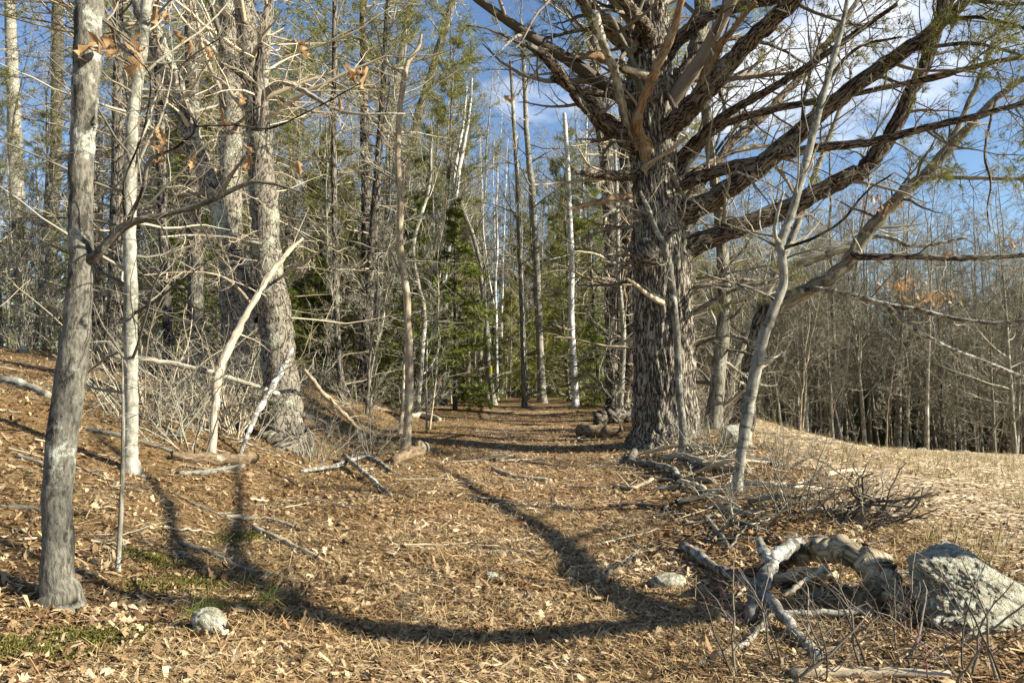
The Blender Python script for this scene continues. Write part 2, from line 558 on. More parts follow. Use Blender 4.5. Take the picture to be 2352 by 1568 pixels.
# ------------------------------------------------------------------ ground: one sheet cut into floor, path and field
def build_ground():
    rad = np.concatenate([[0.02], np.geomspace(0.7, 16, 190), np.geomspace(16.4, 70, 70), np.geomspace(74, 1500, 26)])
    fr = np.linspace(-0.85, 0.85, 561)
    rest = np.linspace(0.85, 2 * np.pi - 0.85, 90)[1:-1]
    ang = np.concatenate([fr, rest])
    A, Rr = np.meshgrid(ang, rad)
    X, Y = Rr * np.sin(A), Rr * np.cos(A)
    Z = Hf(X, Y)
    lump = 0.055 * (fbm2(X, Y, 11.0, 21, 2) - 0.5)
    Z = Z + lump * (1 - sstep(12, 20, Rr))
    V = np.stack([X, Y, Z], -1).reshape(-1, 3)
    nr, na = A.shape
    i = np.arange(nr - 1)[:, None] * na
    k = np.arange(na)[None, :]
    k2 = (k + 1) % na
    Q = np.stack([i + k2, i + k, i + na + k, i + na + k2], -1).reshape(-1, 4)[:, ::-1]
    c = V[Q].mean(1)
    nz = fbm2(c[:, 0], c[:, 1], 0.9, 5, 3) - 0.5
    onpath = (np.abs(c[:, 0] - path_x(c[:, 1])) < 1.35 + 0.9 * nz) & (c[:, 1] < 27 + 4 * nz)
    onfield = (field_mask(c[:, 0], c[:, 1]) + 0.5 * nz > 0.35) & (c[:, 1] < 44 + 0.0 * c[:, 0] + 3 * nz) & ~onpath
    out = {}
    for name, m, mat in (('path', onpath & ~onfield, 'path'), ('field', onfield, 'field'), ('forest_floor', ~onpath & ~onfield, 'floor')):
        q = Q[m]
        u, inv = np.unique(q, return_inverse=True)
        out[name] = link(name, mesh_np(name, V[u], [inv.reshape(-1, 4)], M[mat]), None, 'structure')
    return out
GROUND = build_ground()

# ------------------------------------------------------------------ leaf and litter shapes
def leaf_template(lobes, L, W, rg, curl):
    """a dry leaf lying along +Y: a ribbed strip of two halves, lobed rim, curled"""
    n = 2 * lobes + 2
    ys = np.linspace(0, 1, n)
    wd = W * np.sin(np.pi * np.clip(ys, 0.03, 0.985) ** 0.85)
    if lobes > 2:
        wd[1:-1] *= np.where(np.arange(1, n - 1) % 2 == 0, 1.15, 0.42) * rg.uniform(0.85, 1.15, n - 2)
    wd[0] = 0.008
    wd[-1] = 0.012
    V = []
    for y, w in zip(ys, wd):
        bend = curl * ((y - 0.5) ** 2) * L
        for s in (-1, 0, 1):
            fold = abs(s) * w * (0.10 + 0.35 * rg.random())
            V.append((s * w * 0.9 + rg.normal() * 0.003, y * L - 0.5 * L + (0.06 * L if s and lobes > 2 else 0), bend + fold * (0.8 if curl > 0 else -0.5) + 0.004 + rg.normal() * 0.003))
    Q = []
    for j in range(n - 1):
        for s in (0, 1):
            Q.append((j * 3 + s, j * 3 + s + 1, j * 3 + 3 + s + 1, j * 3 + 3 + s))
    V = np.array(V)
    V[:, 2] -= V[:, 2].min()
    return V, np.array(Q)

def scatter(tmpl, pos, rg, smin, smax, tilt=0.35, rz=None, lift=0.0):
    V, Q = tmpl
    n = len(pos)
    a = rg.uniform(0, 2 * np.pi, n) if rz is None else rz
    s = rg.uniform(smin, smax, n)
    tx, ty = rg.normal(0, tilt, n), rg.normal(0, tilt, n)
    flip = np.where(rg.random(n) < 0.4, -1.0, 1.0)
    p = V[None] * s[:, None, None]
    z = p[..., 2] * flip[:, None]
    z = z - z.min(1, keepdims=True)
    x, y = p[..., 0] * flip[:, None], p[..., 1]
    z = z + np.tan(np.clip(tx, -1, 1))[:, None] * x + np.tan(np.clip(ty, -1, 1))[:, None] * y
    z = z - 0.55 * z.min(1, keepdims=True)
    ca, sa = np.cos(a)[:, None], np.sin(a)[:, None]
    W = np.stack([x * ca - y * sa, x * sa + y * ca, z + lift], -1) + pos[:, None, :]
    k = len(V)
    return W.reshape(-1, 3), (Q[None] + np.arange(n)[:, None, None] * k).reshape(-1, Q.shape[1])

def ground_points(rg, n, d0, d1, power=1.0, spread=0.75):
    d = d0 * (d1 / d0) ** (rg.random(n) ** power)
    a = rg.uniform(-spread, spread, n)
    x, y = d * np.sin(a), d * np.cos(a)
    return x, y

def with_z(x, y):
    return np.stack([x, y, Hf(x, y) + 0.005], -1)

def merge(parts):
    V, Q, n = [], {}, 0
    for v, q in parts:
        V.append(v)
        Q.setdefault(q.shape[1], []).append(q + n)
        n += len(v)
    return np.concatenate(V), [np.concatenate(q) for q in Q.values()]

def build_litter():
    rg = rng_(7)
    oak = [leaf_template(4, 1.0, 0.30, rg, c) for c in (0.5, 0.9, -0.3, 0.2, 1.3, -0.6)]
    plain = [leaf_template(2, 1.0, 0.26, rg, c) for c in (0.6, -0.4, 1.1)]
    frag = [(np.array([(-.5, -.3, 0), (.4, -.4, .08), (.55, .3, 0.02), (-.3, .45, .15)]) * np.array([1, rg.uniform(.35, .7), 1]) + rg.normal(0, .13, (4, 3)), np.array([(0, 1, 2, 3)])) for _ in range(4)]
    for v, _ in frag:
        v[:, 2] -= v[:, 2].min()
    strip = [(np.array([(-.5, -.06, 0), (-.5, .06, .02), (0, .07, .05 + b), (0, -.05, .04 + b), (.5, .05, .01), (.5, -.05, 0)]), np.array([(0, 3, 2, 1), (3, 5, 4, 2)])) for b in (0, 0.06)]
    # single big leaves: the ones that show largest, each its own object
    big = [mesh_np('oak_leaf', v * s, [q], M['leaf1']) for (v, q), s in zip(oak + oak, [0.125] * 6 + [0.09] * 6)]
    x, y = ground_points(rg, 900, 3.7, 8.0, 1.2, 0.62)
    fm = field_mask(x, y)
    ok = (fm < 0.5)
    x, y = x[ok][:300], y[ok][:300]
    nz = fbm2(x, y, 0.9, 5, 3) - 0.5
    z = Hf(x, y)
    for i in range(len(x)):
        pn = 'path' if abs(x[i] - path_x(y[i])) < 1.35 + 0.9 * nz[i] else 'forest_floor'
        o = link('oak_leaf', big[rg.integers(12)], GROUND[pn])
        o.location = (x[i], y[i], z[i] + 0.012)
        o.rotation_euler = (rg.normal(0, .25), rg.normal(0, .25) + (math.pi if rg.random() < .35 else 0), rg.uniform(0, 6.28))
        if abs(o.rotation_euler[1]) > 2:
            o.location[2] += 0.03
        o.scale = [rg.uniform(.75, 1.2)] * 3
    # the rest of the leaves
    parts = []
    x, y = ground_points(rg, 16000, 3.0, 15, 0.9, 0.8)
    fm = field_mask(x, y)
    patch = fbm2(x, y, 0.7, 31, 3)
    pth = np.exp(-((x - path_x(y)) / 1.2) ** 2) * sstep(5, 8, y)
    keep = rg.random(len(x)) < (1 - 0.9 * fm) * (0.15 + 1.4 * sstep(0.38, 0.6, patch)) * (1 - 0.7 * pth)
    p = with_z(x[keep], y[keep])
    g = rg.integers(0, 6, len(p))
    for k in range(6):
        parts.append(scatter(oak[k], p[g == k], rg, 0.035, 0.10, 0.36))
    x, y = ground_points(rg, 26000, 3.0, 18, 0.9, 0.8)
    fm = field_mask(x, y)
    patch = fbm2(x, y, 0.7, 31, 3)
    pth = np.exp(-((x - path_x(y)) / 1.2) ** 2) * sstep(5, 8, y)
    keep = rg.random(len(x)) < (1 - 0.9 * fm) * (0.3 + 1.2 * sstep(0.35, 0.6, patch)) * (1 - 0.5 * pth)
    p = with_z(x[keep], y[keep])
    g = rg.integers(0, 3, len(p))
    for k in range(3):
        parts.append(scatter(plain[k], p[g == k], rg, 0.025, 0.075, 0.36))
    x, y = ground_points(rg, 95000, 3.0, 24, 0.85, 0.8)
    keep = rg.random(len(x)) < (1 - 0.8 * field_mask(x, y))
    p = with_z(x[keep], y[keep])
    g = rg.integers(0, 4, len(p))
    for k in range(4):
        parts.append(scatter(frag[k], p[g == k], rg, 0.012, 0.048, 0.4))
    V, Q = merge(parts)
    link('leaf_litter', mesh_np('leaf_litter', V, Q, M['leaf'], smooth=False), None, 'stuff')
    # straw, bark strips and chips: thick on the path
    parts = []
    x, y = ground_points(rg, 90000, 3.2, 26, 0.85, 0.7)
    pth = np.exp(-((x - path_x(y)) / 1.7) ** 2)
    keep = rg.random(len(x)) < 0.30 + 0.70 * pth
    p = with_z(x[keep], y[keep])
    g = rg.integers(0, 2, len(p))
    for k in range(2):
        m = g == k
        parts.append(scatter(strip[k], p[m], rg, 0.025, 0.13, 0.22, rg.normal(0.1, 0.75, m.sum())))
    V, Q = merge(parts)
    link('bark_chip_litter', mesh_np('bark_chip_litter', V, Q, M['chip'], smooth=False), None, 'stuff')
    x, y = ground_points(rg, 140000, 4.0, 46, 0.62, 0.8)
    keep = rg.random(len(x)) < field_mask(x, y)
    p = with_z(x[keep], y[keep])
    parts = []
    g = rg.integers(0, 3, len(p))
    for k in range(3):
        m = g == k
        tm = strip[k] if k < 2 else frag[1]
        parts.append(scatter(tm, p[m], rg, 0.04, 0.22 if k < 2 else 0.10, 0.12, rg.normal(0.0, 0.6, m.sum())))
    V, Q = merge(parts)
    link('mown_straw', mesh_np('mown_straw', V, Q, M['fchip'], smooth=False), None, 'stuff')
    # fallen pine needles
    x, y = ground_points(rg, 150000, 3.0, 18, 0.8, 0.75)
    patch = fbm2(x, y, 0.6, 51, 3)
    keep = rg.random(len(x)) < (1 - field_mask(x, y)) * (0.15 + 1.1 * sstep(0.45, 0.6, patch))
    p = with_z(x[keep], y[keep])
    ndl = (np.array([(-.5, -.011, 0), (-.5, .011, 0), (.5, .011, .05), (.5, -.011, .05)]), np.array([(0, 3, 2, 1)]))
    V, Q = scatter(ndl, p, rg, 0.08, 0.15, 0.25, lift=0.012)
    link('pine_needle_litter', mesh_np('pine_needle_litter', V, [Q], M['pneedle'], smooth=False), None, 'stuff')
    # moss cushions
    parts = []
    for (px, py, rx, ry, n) in ((440, 1345, .38, .22, 5200), (240, 1465, .30, .16, 3600), (60, 1500, .34, .14, 3600), (560, 1240, .25, .25, 2200), (990, 985, .25, .2, 900), (360, 1290, .3, .12, 1800)):
        c = G(px, py)
        q = rg.normal(0, 0.5, (n, 2))
        x, y = c[0] + q[:, 0] * rx, c[1] + q[:, 1] * ry
        bump = np.exp(-(q ** 2).sum(1) * 1.5)
        pos = np.stack([x, y, Hf(x, y) + 0.01 + 0.025 * bump * fbm2(x, y, 9, 3, 2)], -1)
        parts.append(blades(rg, pos, np.tile([0, 0, 1.0], (n, 1)), 1, 0.017, 0.012, 0.9))
    V, Q = merge(parts)
    link('moss', mesh_np('moss', V, Q, M['moss'], smooth=False), None, 'stuff')
    # dry grass tufts along the field margin and on the field
    x, y = ground_points(rg, 9000, 5, 40, 0.8, 0.75)
    fmk = field_mask(x, y)
    keep = (fmk > 0.1) & (fbm2(x, y, 0.5, 71, 2) > 0.46)
    p = with_z(x[keep], y[keep])
    V, Q = blades(rg, p, np.tile([0, 0, 1.0], (len(p), 1)), 5, 0.16, 0.007, 0.5)
    link('dry_grass', mesh_np('dry_grass', V, [Q], M['grass'], smooth=False), None, 'stuff')

def single_leaf_mat():
    t = NT('single oak leaf')
    oi = t.n('ShaderNodeObjectInfo').outputs['Random']
    col = t.ramp(oi, [(0.0, (0.20, 0.12, 0.06)), (0.35, (0.40, 0.275, 0.145)), (0.7, (0.62, 0.47, 0.275)), (1.0, (0.74, 0.60, 0.40))])
    v = t.n('ShaderNodeTexCoord').outputs['Object']
    n = t.noise(v, 40.0, 4.0, 0.6)
    col = t.mix(t.math('MULTIPLY', n, 0.6), col, (0.5, 0.42, 0.36), 'MULTIPLY')
    return t.finish(col, 0.6, n, 0.4, 0.004, 0.25, 0.12)
M['leaf1'] = single_leaf_mat()
build_litter()

# ------------------------------------------------------------------ tree helpers
def trunk_world(pts, d=None, lean=0.0, n=40, top=None, wob=0.0, rg=None, sink=0.25):
    """pixel outline of a trunk (x, y, width) at its own distance -> world centre line and radii"""
    x0, y0, _ = pts[0]
    if d is None:
        d = G(x0, y0)[1]
    q, r = [], []
    for i, (x, y, w) in enumerate(pts):
        dd = d + lean * i / max(1, len(pts) - 1)
        q.append(P(x, y, dd))
        r.append(0.5 * w * dd / F)
    q, r = np.array(q), np.array(r)
    if sink:
        b = q[0].copy()
        b[2] = min(b[2], float(Hf(b[0], b[1]))) - sink
        q = np.vstack([b, q]); r = np.concatenate([[r[0] * 1.12], r])
    if top:
        dirv = norm(q[-1] - q[-2])
        dirv = norm(dirv * 0.7 + np.array([0, 0, 0.5]))
        need = max(top - q[-1][2], 0.5) / max(dirv[2], 0.2)
        for k in (0.3, 0.65, 1.0):
            q = np.vstack([q, q[-1 if k == 0.3 else -1] + dirv * need * (0.3 if k == 0.3 else 0.35)])
            r = np.concatenate([r, [r[-1] * 0.66]])
    C = spline(q, n)
    Rr = np.clip(spline(np.stack([r, r, r], 1), n)[:, 0], 0.002, None)
    if wob and rg is not None:
        C[2:] += rg.normal(0, wob, (n - 2, 3)) * Rr[2:, None]
    return C, Rr

def rough_off(amp, freq, fz, seed):
    def f(bk, rr):
        n = vnoise(bk * np.array([freq, freq, fz]), seed)[..., None] - 0.5
        n2 = vnoise(bk * np.array([freq * .3, freq * .3, fz * .5]), seed + 9)[..., None] - 0.5
        return rr * amp * (n + 0.8 * n2)
    return f

def limb_world(pts, d0, d1=None, n=24, end=0.6):
    d1 = d0 if d1 is None else d1
    k = len(pts)
    q = np.array([P(x, y, d0 + (d1 - d0) * i / (k - 1)) for i, (x, y, w) in enumerate(pts)])
    r = np.array([0.5 * w * (d0 + (d1 - d0) * i / (k - 1)) / F for i, (x, y, w) in enumerate(pts)])
    return spline(q, n), np.clip(spline(np.stack([r, r, r], 1), n)[:, 0], 0.0015, None)

def close_tip(C, R):
    d = norm(C[-1] - C[-2])
    return np.vstack([C, C[-1] + d * R[-1] * 0.25, C[-1] + d * R[-1] * 0.3]), np.concatenate([R, [R[-1] * 0.75, 0.0006]])

def twig_tubes(rg, Pt, R, levels, T=None):
    T = T or Tubes()
    cur = (Pt, R)
    for lv in levels:
        lv = dict(lv)
        S = lv.pop('S', 3)
        cur = grow(rg, cur[0], cur[1], **lv)
        T.add(cur[0], cur[1], S)
    return T, cur

DEC = lambda k1, l1, t0=0.35, ang=0.9: [
    dict(k=k1, t0=t0, t1=0.99, ang=ang, sd=0.25, length=l1, npts=8, wig=0.10, up=0.05, rr=0.45, rmin=0.012, absolute=True, S=5, tshrink=0.5),
    dict(k=7, t0=0.2, ang=0.8, length=0.52, npts=6, wig=0.15, up=0.03, rr=0.5, rmin=0.009, S=4),
    dict(k=6, t0=0.15, ang=0.8, length=0.5, npts=5, wig=0.17, up=0.02, rr=0.5, rmin=0.006, S=3),
    dict(k=3, t0=0.2, ang=0.7, length=0.55, npts=3, wig=0.17, up=0.02, rr=0.6, rmin=0.0042, S=3)]

def vertical(rg, h, r, n=16, wob=0.05, lean=0.03, pw=0.9):
    z = np.linspace(-0.3, h, n)
    a = rg.uniform(0, 6.28)
    dx = np.cumsum(rg.normal(0, wob, (n, 2)), 0) * np.linspace(0, 1, n)[:, None]
    C = np.stack([dx[:, 0] + lean * z * np.cos(a), dx[:, 1] + lean * z * np.sin(a), z], -1)
    R = r * (1 - np.linspace(0, 1, n) ** pw * 0.9)
    R[0] *= 1.35
    R[1] *= 1.1
    return C, R

def proto_bare(seed, h, r, mat, twig, k1=20, l1=3.0, t0=0.35, ang=0.85, fork=False, wob=0.06):
    rg = rng_(seed)
    C, R = vertical(rg, h, r, 18, wob)
    T = Tubes().add(C, R, 9)
    src = [(C, R)]
    if fork:
        t = grow(rg, C, R, 2, 0.25, 0.45, 0.35, 0.08, h * 0.6, 12, 0.05, 0.08, 0.75, absolute=True)
        T.add(t[0], t[1], 7)
        src.append(t)
    tw = Tubes()
    for i, (c, rr) in enumerate(src):
        lv = DEC(k1 if i == 0 else max(6, k1 // 2), l1, t0 if i == 0 else 0.2, ang)
        twig_tubes(rg, c, rr, lv, tw)
    return T.mesh('trunk', mat), tw.mesh('branches', twig), None

def proto_pine(seed, h, r, mat, live=0.45, kl=58, dead=46):
    rg = rng_(seed)
    C, R = vertical(rg, h, r, 18, 0.03, 0.015)
    T = Tubes().add(C, R, 9)
    tw = Tubes()
    twig_tubes(rg, C, R, [dict(k=dead, t0=0.10, t1=live + 0.1, ang=1.5, sd=0.15, length=1.9, npts=6, wig=0.12, up=0.0, rr=0.2, rmin=0.010, absolute=True, S=4, tshrink=-0.3),
                          dict(k=4, t0=0.3, ang=0.8, length=0.5, npts=4, wig=0.18, up=0.0, rr=0.5, rmin=0.006),
                          dict(k=2, t0=0.3, ang=0.8, length=0.5, npts=3, wig=0.18, up=0.0, rr=0.5, rmin=0.004)], tw)
    _, b = twig_tubes(rg, C, R, [dict(k=kl, t0=live, t1=0.985, ang=1.25, sd=0.15, length=h * 0.20, npts=7, wig=0.07, up=0.05, rr=0.3, rmin=0.012, absolute=True, S=4, tshrink=0.75),
                                 dict(k=6, t0=0.3, ang=0.8, length=0.42, npts=5, wig=0.10, up=0.05, rr=0.5, rmin=0.006, flat=0.6)], tw)
    Pt = b[0]
    pos = Pt[:, 1:].reshape(-1, 3)
    dr = norm(np.repeat(Pt[:, -1] - Pt[:, 0], Pt.shape[1] - 1, 0) + np.array([0, 0, 0.2]))
    pos = pos + rg.normal(0, 0.06, pos.shape)
    V, Q = blades(rg, pos, dr, 11, 0.20, 0.014, 0.75)
    return T.mesh('trunk', mat), tw.mesh('branches', M['twigtan']), mesh_np('needles', V, [Q], M['needle'], smooth=False)

def proto_hemlock(seed, h, r, mat, dens=1.0, matn='hemlock'):
    rg = rng_(seed)
    C, R = vertical(rg, h, r, 14, 0.015, 0.01)
    T = Tubes().add(C, R, 7)
    tw = Tubes()
    _, b1 = twig_tubes(rg, C, R, [dict(k=int(62 * dens), t0=0.07, t1=0.99, ang=1.45, sd=0.15, length=h * 0.30, npts=7, wig=0.06, up=-0.05, rr=0.3, rmin=0.006, absolute=True, S=4, tshrink=0.9)], tw)
    _, b2 = twig_tubes(rg, b1[0], b1[1], [dict(k=9, t0=0.12, ang=0.9, length=0.42, npts=5, wig=0.08, up=-0.03, rr=0.5, rmin=0.003, flat=0.85)], tw)
    pos, dr = [], []
    for B in (b2[0], b1[0][:, 2:]):
        for f in np.linspace(0.05, 1.0, 5):
            s = f * (B.shape[1] - 1)
            i = min(int(s), B.shape[1] - 2)
            pos.append(B[:, i] + (B[:, i + 1] - B[:, i]) * (s - i))
            dr.append(norm(B[:, i + 1] - B[:, i]))
    pos, dr = np.concatenate(pos), np.concatenate(dr)
    V, Q = blades(rg, pos + rg.normal(0, 0.025, pos.shape), dr, 4, 0.14, 0.022, 0.5)
    return T.mesh('trunk', mat), tw.mesh('branches', M['twigdark']), mesh_np('needles', V, [Q], M[matn], smooth=False)

def make(name, meshes, label, cat, loc, rz=0, s=1.0, group=None, tilt=(0, 0)):
    o = empty(name, loc, label, cat, group)
    o.rotation_euler = (tilt[0], tilt[1], rz)
    o.scale = (s, s, s)
    link('trunk', meshes[0], o)
    link('branches', meshes[1], o, 'stuff')
    if meshes[2] is not None:
        link('needles', meshes[2], o, 'stuff')
    return o

PB = [proto_bare(101, 15, .11, M['wood'], M['twig'], 18, 2.4, .35),
      proto_bare(102, 17, .15, M['wood'], M['twig'], 20, 3.0, .30),
      proto_bare(103, 13, .09, M['paleg'], M['twig'], 18, 2.2, .25),
      proto_bare(104, 16, .13, M['darkwood'], M['twigdark'], 20, 2.8, .35),
      proto_bare(105, 15, .14, M['wood'], M['twig'], 22, 3.0, .2, fork=True),
      proto_bare(106, 12, .10, M['wood'], M['twig'], 34, 3.4, .10, 1.1)]
PBIRCH = [proto_bare(121, 14, .10, M['birch'], M['twig'], 16, 1.9, .4, .7), proto_bare(122, 13, .085, M['birch'], M['twig'], 14, 1.8, .4, .7, fork=True)]
PSAP = [proto_bare(131, 5.0, .025, M['tan'], M['twig'], 12, 1.1, .15), proto_bare(132, 3.6, .018, M['wood'], M['twig'], 10, .9, .1), proto_bare(133, 6.5, .035, M['wood'], M['twig'], 13, 1.3, .2)]
PYOUNG = [proto_pine(144, 10, .11, M['pinescaly'], .10, 64, 10), proto_pine(145, 7, .08, M['pinescaly'], .08, 56, 6)]
PPINE = [proto_pine(141, 18, .20, M['pinescaly'], .42), proto_pine(142, 20, .24, M['darkwood'], .46), proto_pine(143, 14, .15, M['pinescaly'], .30, 48, 34)]
PHEM = [proto_hemlock(151, 6, .07, M['darkwood']), proto_hemlock(152, 9, .11, M['darkwood'], 1.15), proto_hemlock(153, 4, .05, M['darkwood'], .9)]

# ------------------------------------------------------------------ the woods, tree by tree
REG, REGO = [], []
LOOK = {'young_pine': ['young feathery yellow-green pine', 'small feathery yellow-green pine'],
        'pine_tree': ['pale-barked slim pine', 'tall dark-barked pine', 'short pine with low crown'],
        'bare_tree': ['slim grey bare tree', 'tall grey bare tree', 'pale thin bare tree', 'dark-barked bare tree', 'forked bare tree', 'low-branched bare tree'],
        'birch_tree': ['white-barked birch', 'forked white-barked birch'],
        'hemlock': ['bushy green hemlock', 'tall green hemlock', 'small green hemlock'],
        'bare_sapling': ['thin tan sapling', 'short grey sapling', 'tall grey sapling']}
def forest():
    rg = rng_(2024)
    gap = [tuple(G(1045, 940)[:2]), tuple(G(1370, 915)[:2])]
    placed = []
    def free(x, y, m):
        for (a, b) in placed:
            if (a - x) ** 2 + (b - y) ** 2 < m * m:
                return False
        return True
    def spot(x0, x1, y0, y1, m):
        for _ in range(60):
            x, y = rg.uniform(x0, x1), rg.uniform(y0, y1)
            if abs(x) > 0.75 * y + 2:
                continue
            if y < 34 and abs(x - path_x(y)) < 2.0:
                continue
            if field_mask(x, y) > 0.15 and y < 43:
                continue
            if free(x, y, m):
                placed.append((x, y))
                return x, y
        return None
    def put(protos, name, cat, label, group, x, y, s, tilt=0.03):
        k = int(rg.integers(len(protos)))
        if protos is PHEM and s < 1.0 and rg.random() < .5:
            k = 2
        full = {'pine_tree': PPINE, 'bare_tree': PB, 'birch_tree': PBIRCH, 'hemlock': PHEM, 'bare_sapling': PSAP, 'young_pine': PYOUNG}[name]
        rz_, tx_, ty_ = rg.uniform(0, 6.28), rg.normal(0, tilt), rg.normal(0, tilt)
        for hx, hy in gap:                              # a light gap on the sunny side of the bright hemlock
            dx, dy = x - hx, y - hy
            if .4 < dx < 11 and abs(dy + .29 * dx) < 1.3 or abs(dx) < 1.0 and -6 < dy < .8:
                return
        REG.append((LOOK[name][[id(q) for q in full].index(id(protos[k]))], group))
        REGO.append(make(name, protos[k], label, cat, (x, y, float(Hf(x, y))), rz_, s, group, (tx_, ty_)))
    # wood behind the path, centre and left
    for _ in range(46):
        p = spot(-26, 9, 19, 58, 1.5)
        if p: put(PPINE, 'pine_tree', 'tree', 'slim pine with dead lower branches in the woods behind the path', 'pines in the woods behind the path', *p, rg.uniform(.75, 1.2))
    for _ in range(95):
        p = spot(-30, 11, 20, 62, 1.0)
        if p: put(PB, 'bare_tree', 'tree', 'bare grey leafless tree in the woods behind the path', 'bare trees in the woods behind the path', *p, rg.uniform(.7, 1.25), .05)
    for _ in range(62):
        p = spot(-16, 9, 24, 60, .7)
        if p: put([PB[2], PB[0], PB[4]], 'bare_tree', 'tree', 'slim bare pole tree in the woods behind the path', 'bare trees in the woods behind the path', *p, rg.uniform(.5, .95), .05)
    for _ in range(12):
        p = spot(-14, 8, 24, 50, 1.5)
        if p: put(PBIRCH, 'birch_tree', 'tree', 'white barked birch in the woods behind the path', 'white birches in the woods', *p, rg.uniform(.8, 1.15), .04)
    for _ in range(34):
        p = spot(-11, 7, 27, 54, 1.6)
        if p: put(PYOUNG, 'young_pine', 'tree', 'young pine in the woods', 'young pines in the woods', *p, rg.uniform(.7, 1.25))
    for _ in range(46):
        p = spot(-14, 7, 22, 46, 1.2)
        if p: put(PHEM, 'hemlock', 'tree', 'dark green young hemlock in the shade of the woods', 'young hemlocks in the understory', *p, rg.uniform(.6, 1.05))
    for _ in range(150):
        p = spot(-20, 9, 16, 44, 0.55)
        if p: put(PSAP, 'bare_sapling', 'sapling', 'thin leafless sapling in the undergrowth behind the path', 'saplings in the undergrowth', *p, rg.uniform(.6, 1.3), .10)
    # wood beyond the field
    for _ in range(125):
        p = spot(9, 42, 43, 68, .9)
        if p: put(PB if p[1] > 50 else PB[:3] + PB[4:] + PB[5:] * 3, 'bare_tree', 'tree', 'bare grey tree in the wood beyond the field', 'bare trees beyond the field', *p, rg.uniform(.9, 1.35), .06)
    for _ in range(120):
        p = spot(10, 42, 43, 56, 0.6)
        if p: put(PSAP, 'bare_sapling', 'sapling', 'thin leafless sapling at the far edge of the field', 'saplings at the field edge', *p, rg.uniform(1.0, 2.2), .08)
    for _ in range(16):
        p = spot(10, 42, 50, 66, 2.0)
        if p: put(PPINE, 'pine_tree', 'tree', 'pine among the bare trees beyond the field', 'pines beyond the field', *p, rg.uniform(.75, 1.0))
    for _ in range(40):
        p = spot(9, 44, 49, 68, 1.4)
        if p: put(PHEM, 'hemlock', 'tree', 'dark hemlock inside the wood beyond the field', 'hemlocks beyond the field', *p, rg.uniform(.8, 1.3))
forest()

def far_wood():
    rg = rng_(77)
    T = Tubes()
    Vn, Qn, nn = [], [], 0
    n = 860
    a = np.concatenate([rg.uniform(-0.95, 0.95, n - 260), rg.uniform(.12, .72, 260)])
    d = np.concatenate([rg.uniform(64, 135, n - 260), rg.uniform(64, 95, 260)])
    for i in range(n):
        x, y = d[i] * math.sin(a[i]), d[i] * math.cos(a[i])
        h = rg.uniform(10, 18)
        C, R = vertical(rg, h, rg.uniform(.06, .14), 6, .12)
        C = C + np.array([x, y, float(H(x, y))])
        T.add(C, R, 4)
        l1 = grow(rg, C, R, 14, .25, .98, .8, .25, 2.6, 4, .12, .06, .4, .02, True)
        T.add(*l1, 3)
        l2 = grow(rg, l1[0], l1[1], 6, .2, 1, .8, .25, .55, 3, .15, .03, .5, .014)
        T.add(*l2, 3)
    obj = T.obj('far_woods', M['twig'], kind='stuff')
    # distant evergreens, one mass
    parts = []
    n = 400
    a = rg.uniform(-0.95, 0.95, n)
    d = rg.uniform(66, 140, n)
    for i in range(n):
        x, y = d[i] * math.sin(a[i]), d[i] * math.cos(a[i])
        h = rg.uniform(7, 15)
        m = 420
        t = rg.uniform(.05, 1, m)
        th = rg.uniform(0, 6.28, m)
        rad = (1 - t) * h * .26 * np.sqrt(rg.random(m)) + .1
        pos = np.stack([x + rad * np.cos(th), y + rad * np.sin(th), H(x, y) + t * h], -1)
        dr = np.stack([np.cos(th), np.sin(th), -0.15 + 0 * th], -1)
        parts.append(blades(rg, pos, dr, 1, .7, .20, .45))
    V, Q = merge(parts)
    link('far_evergreen_woods', mesh_np('far_evergreen_woods', V, Q, M['hemlock'], smooth=False), None, 'stuff')
far_wood()

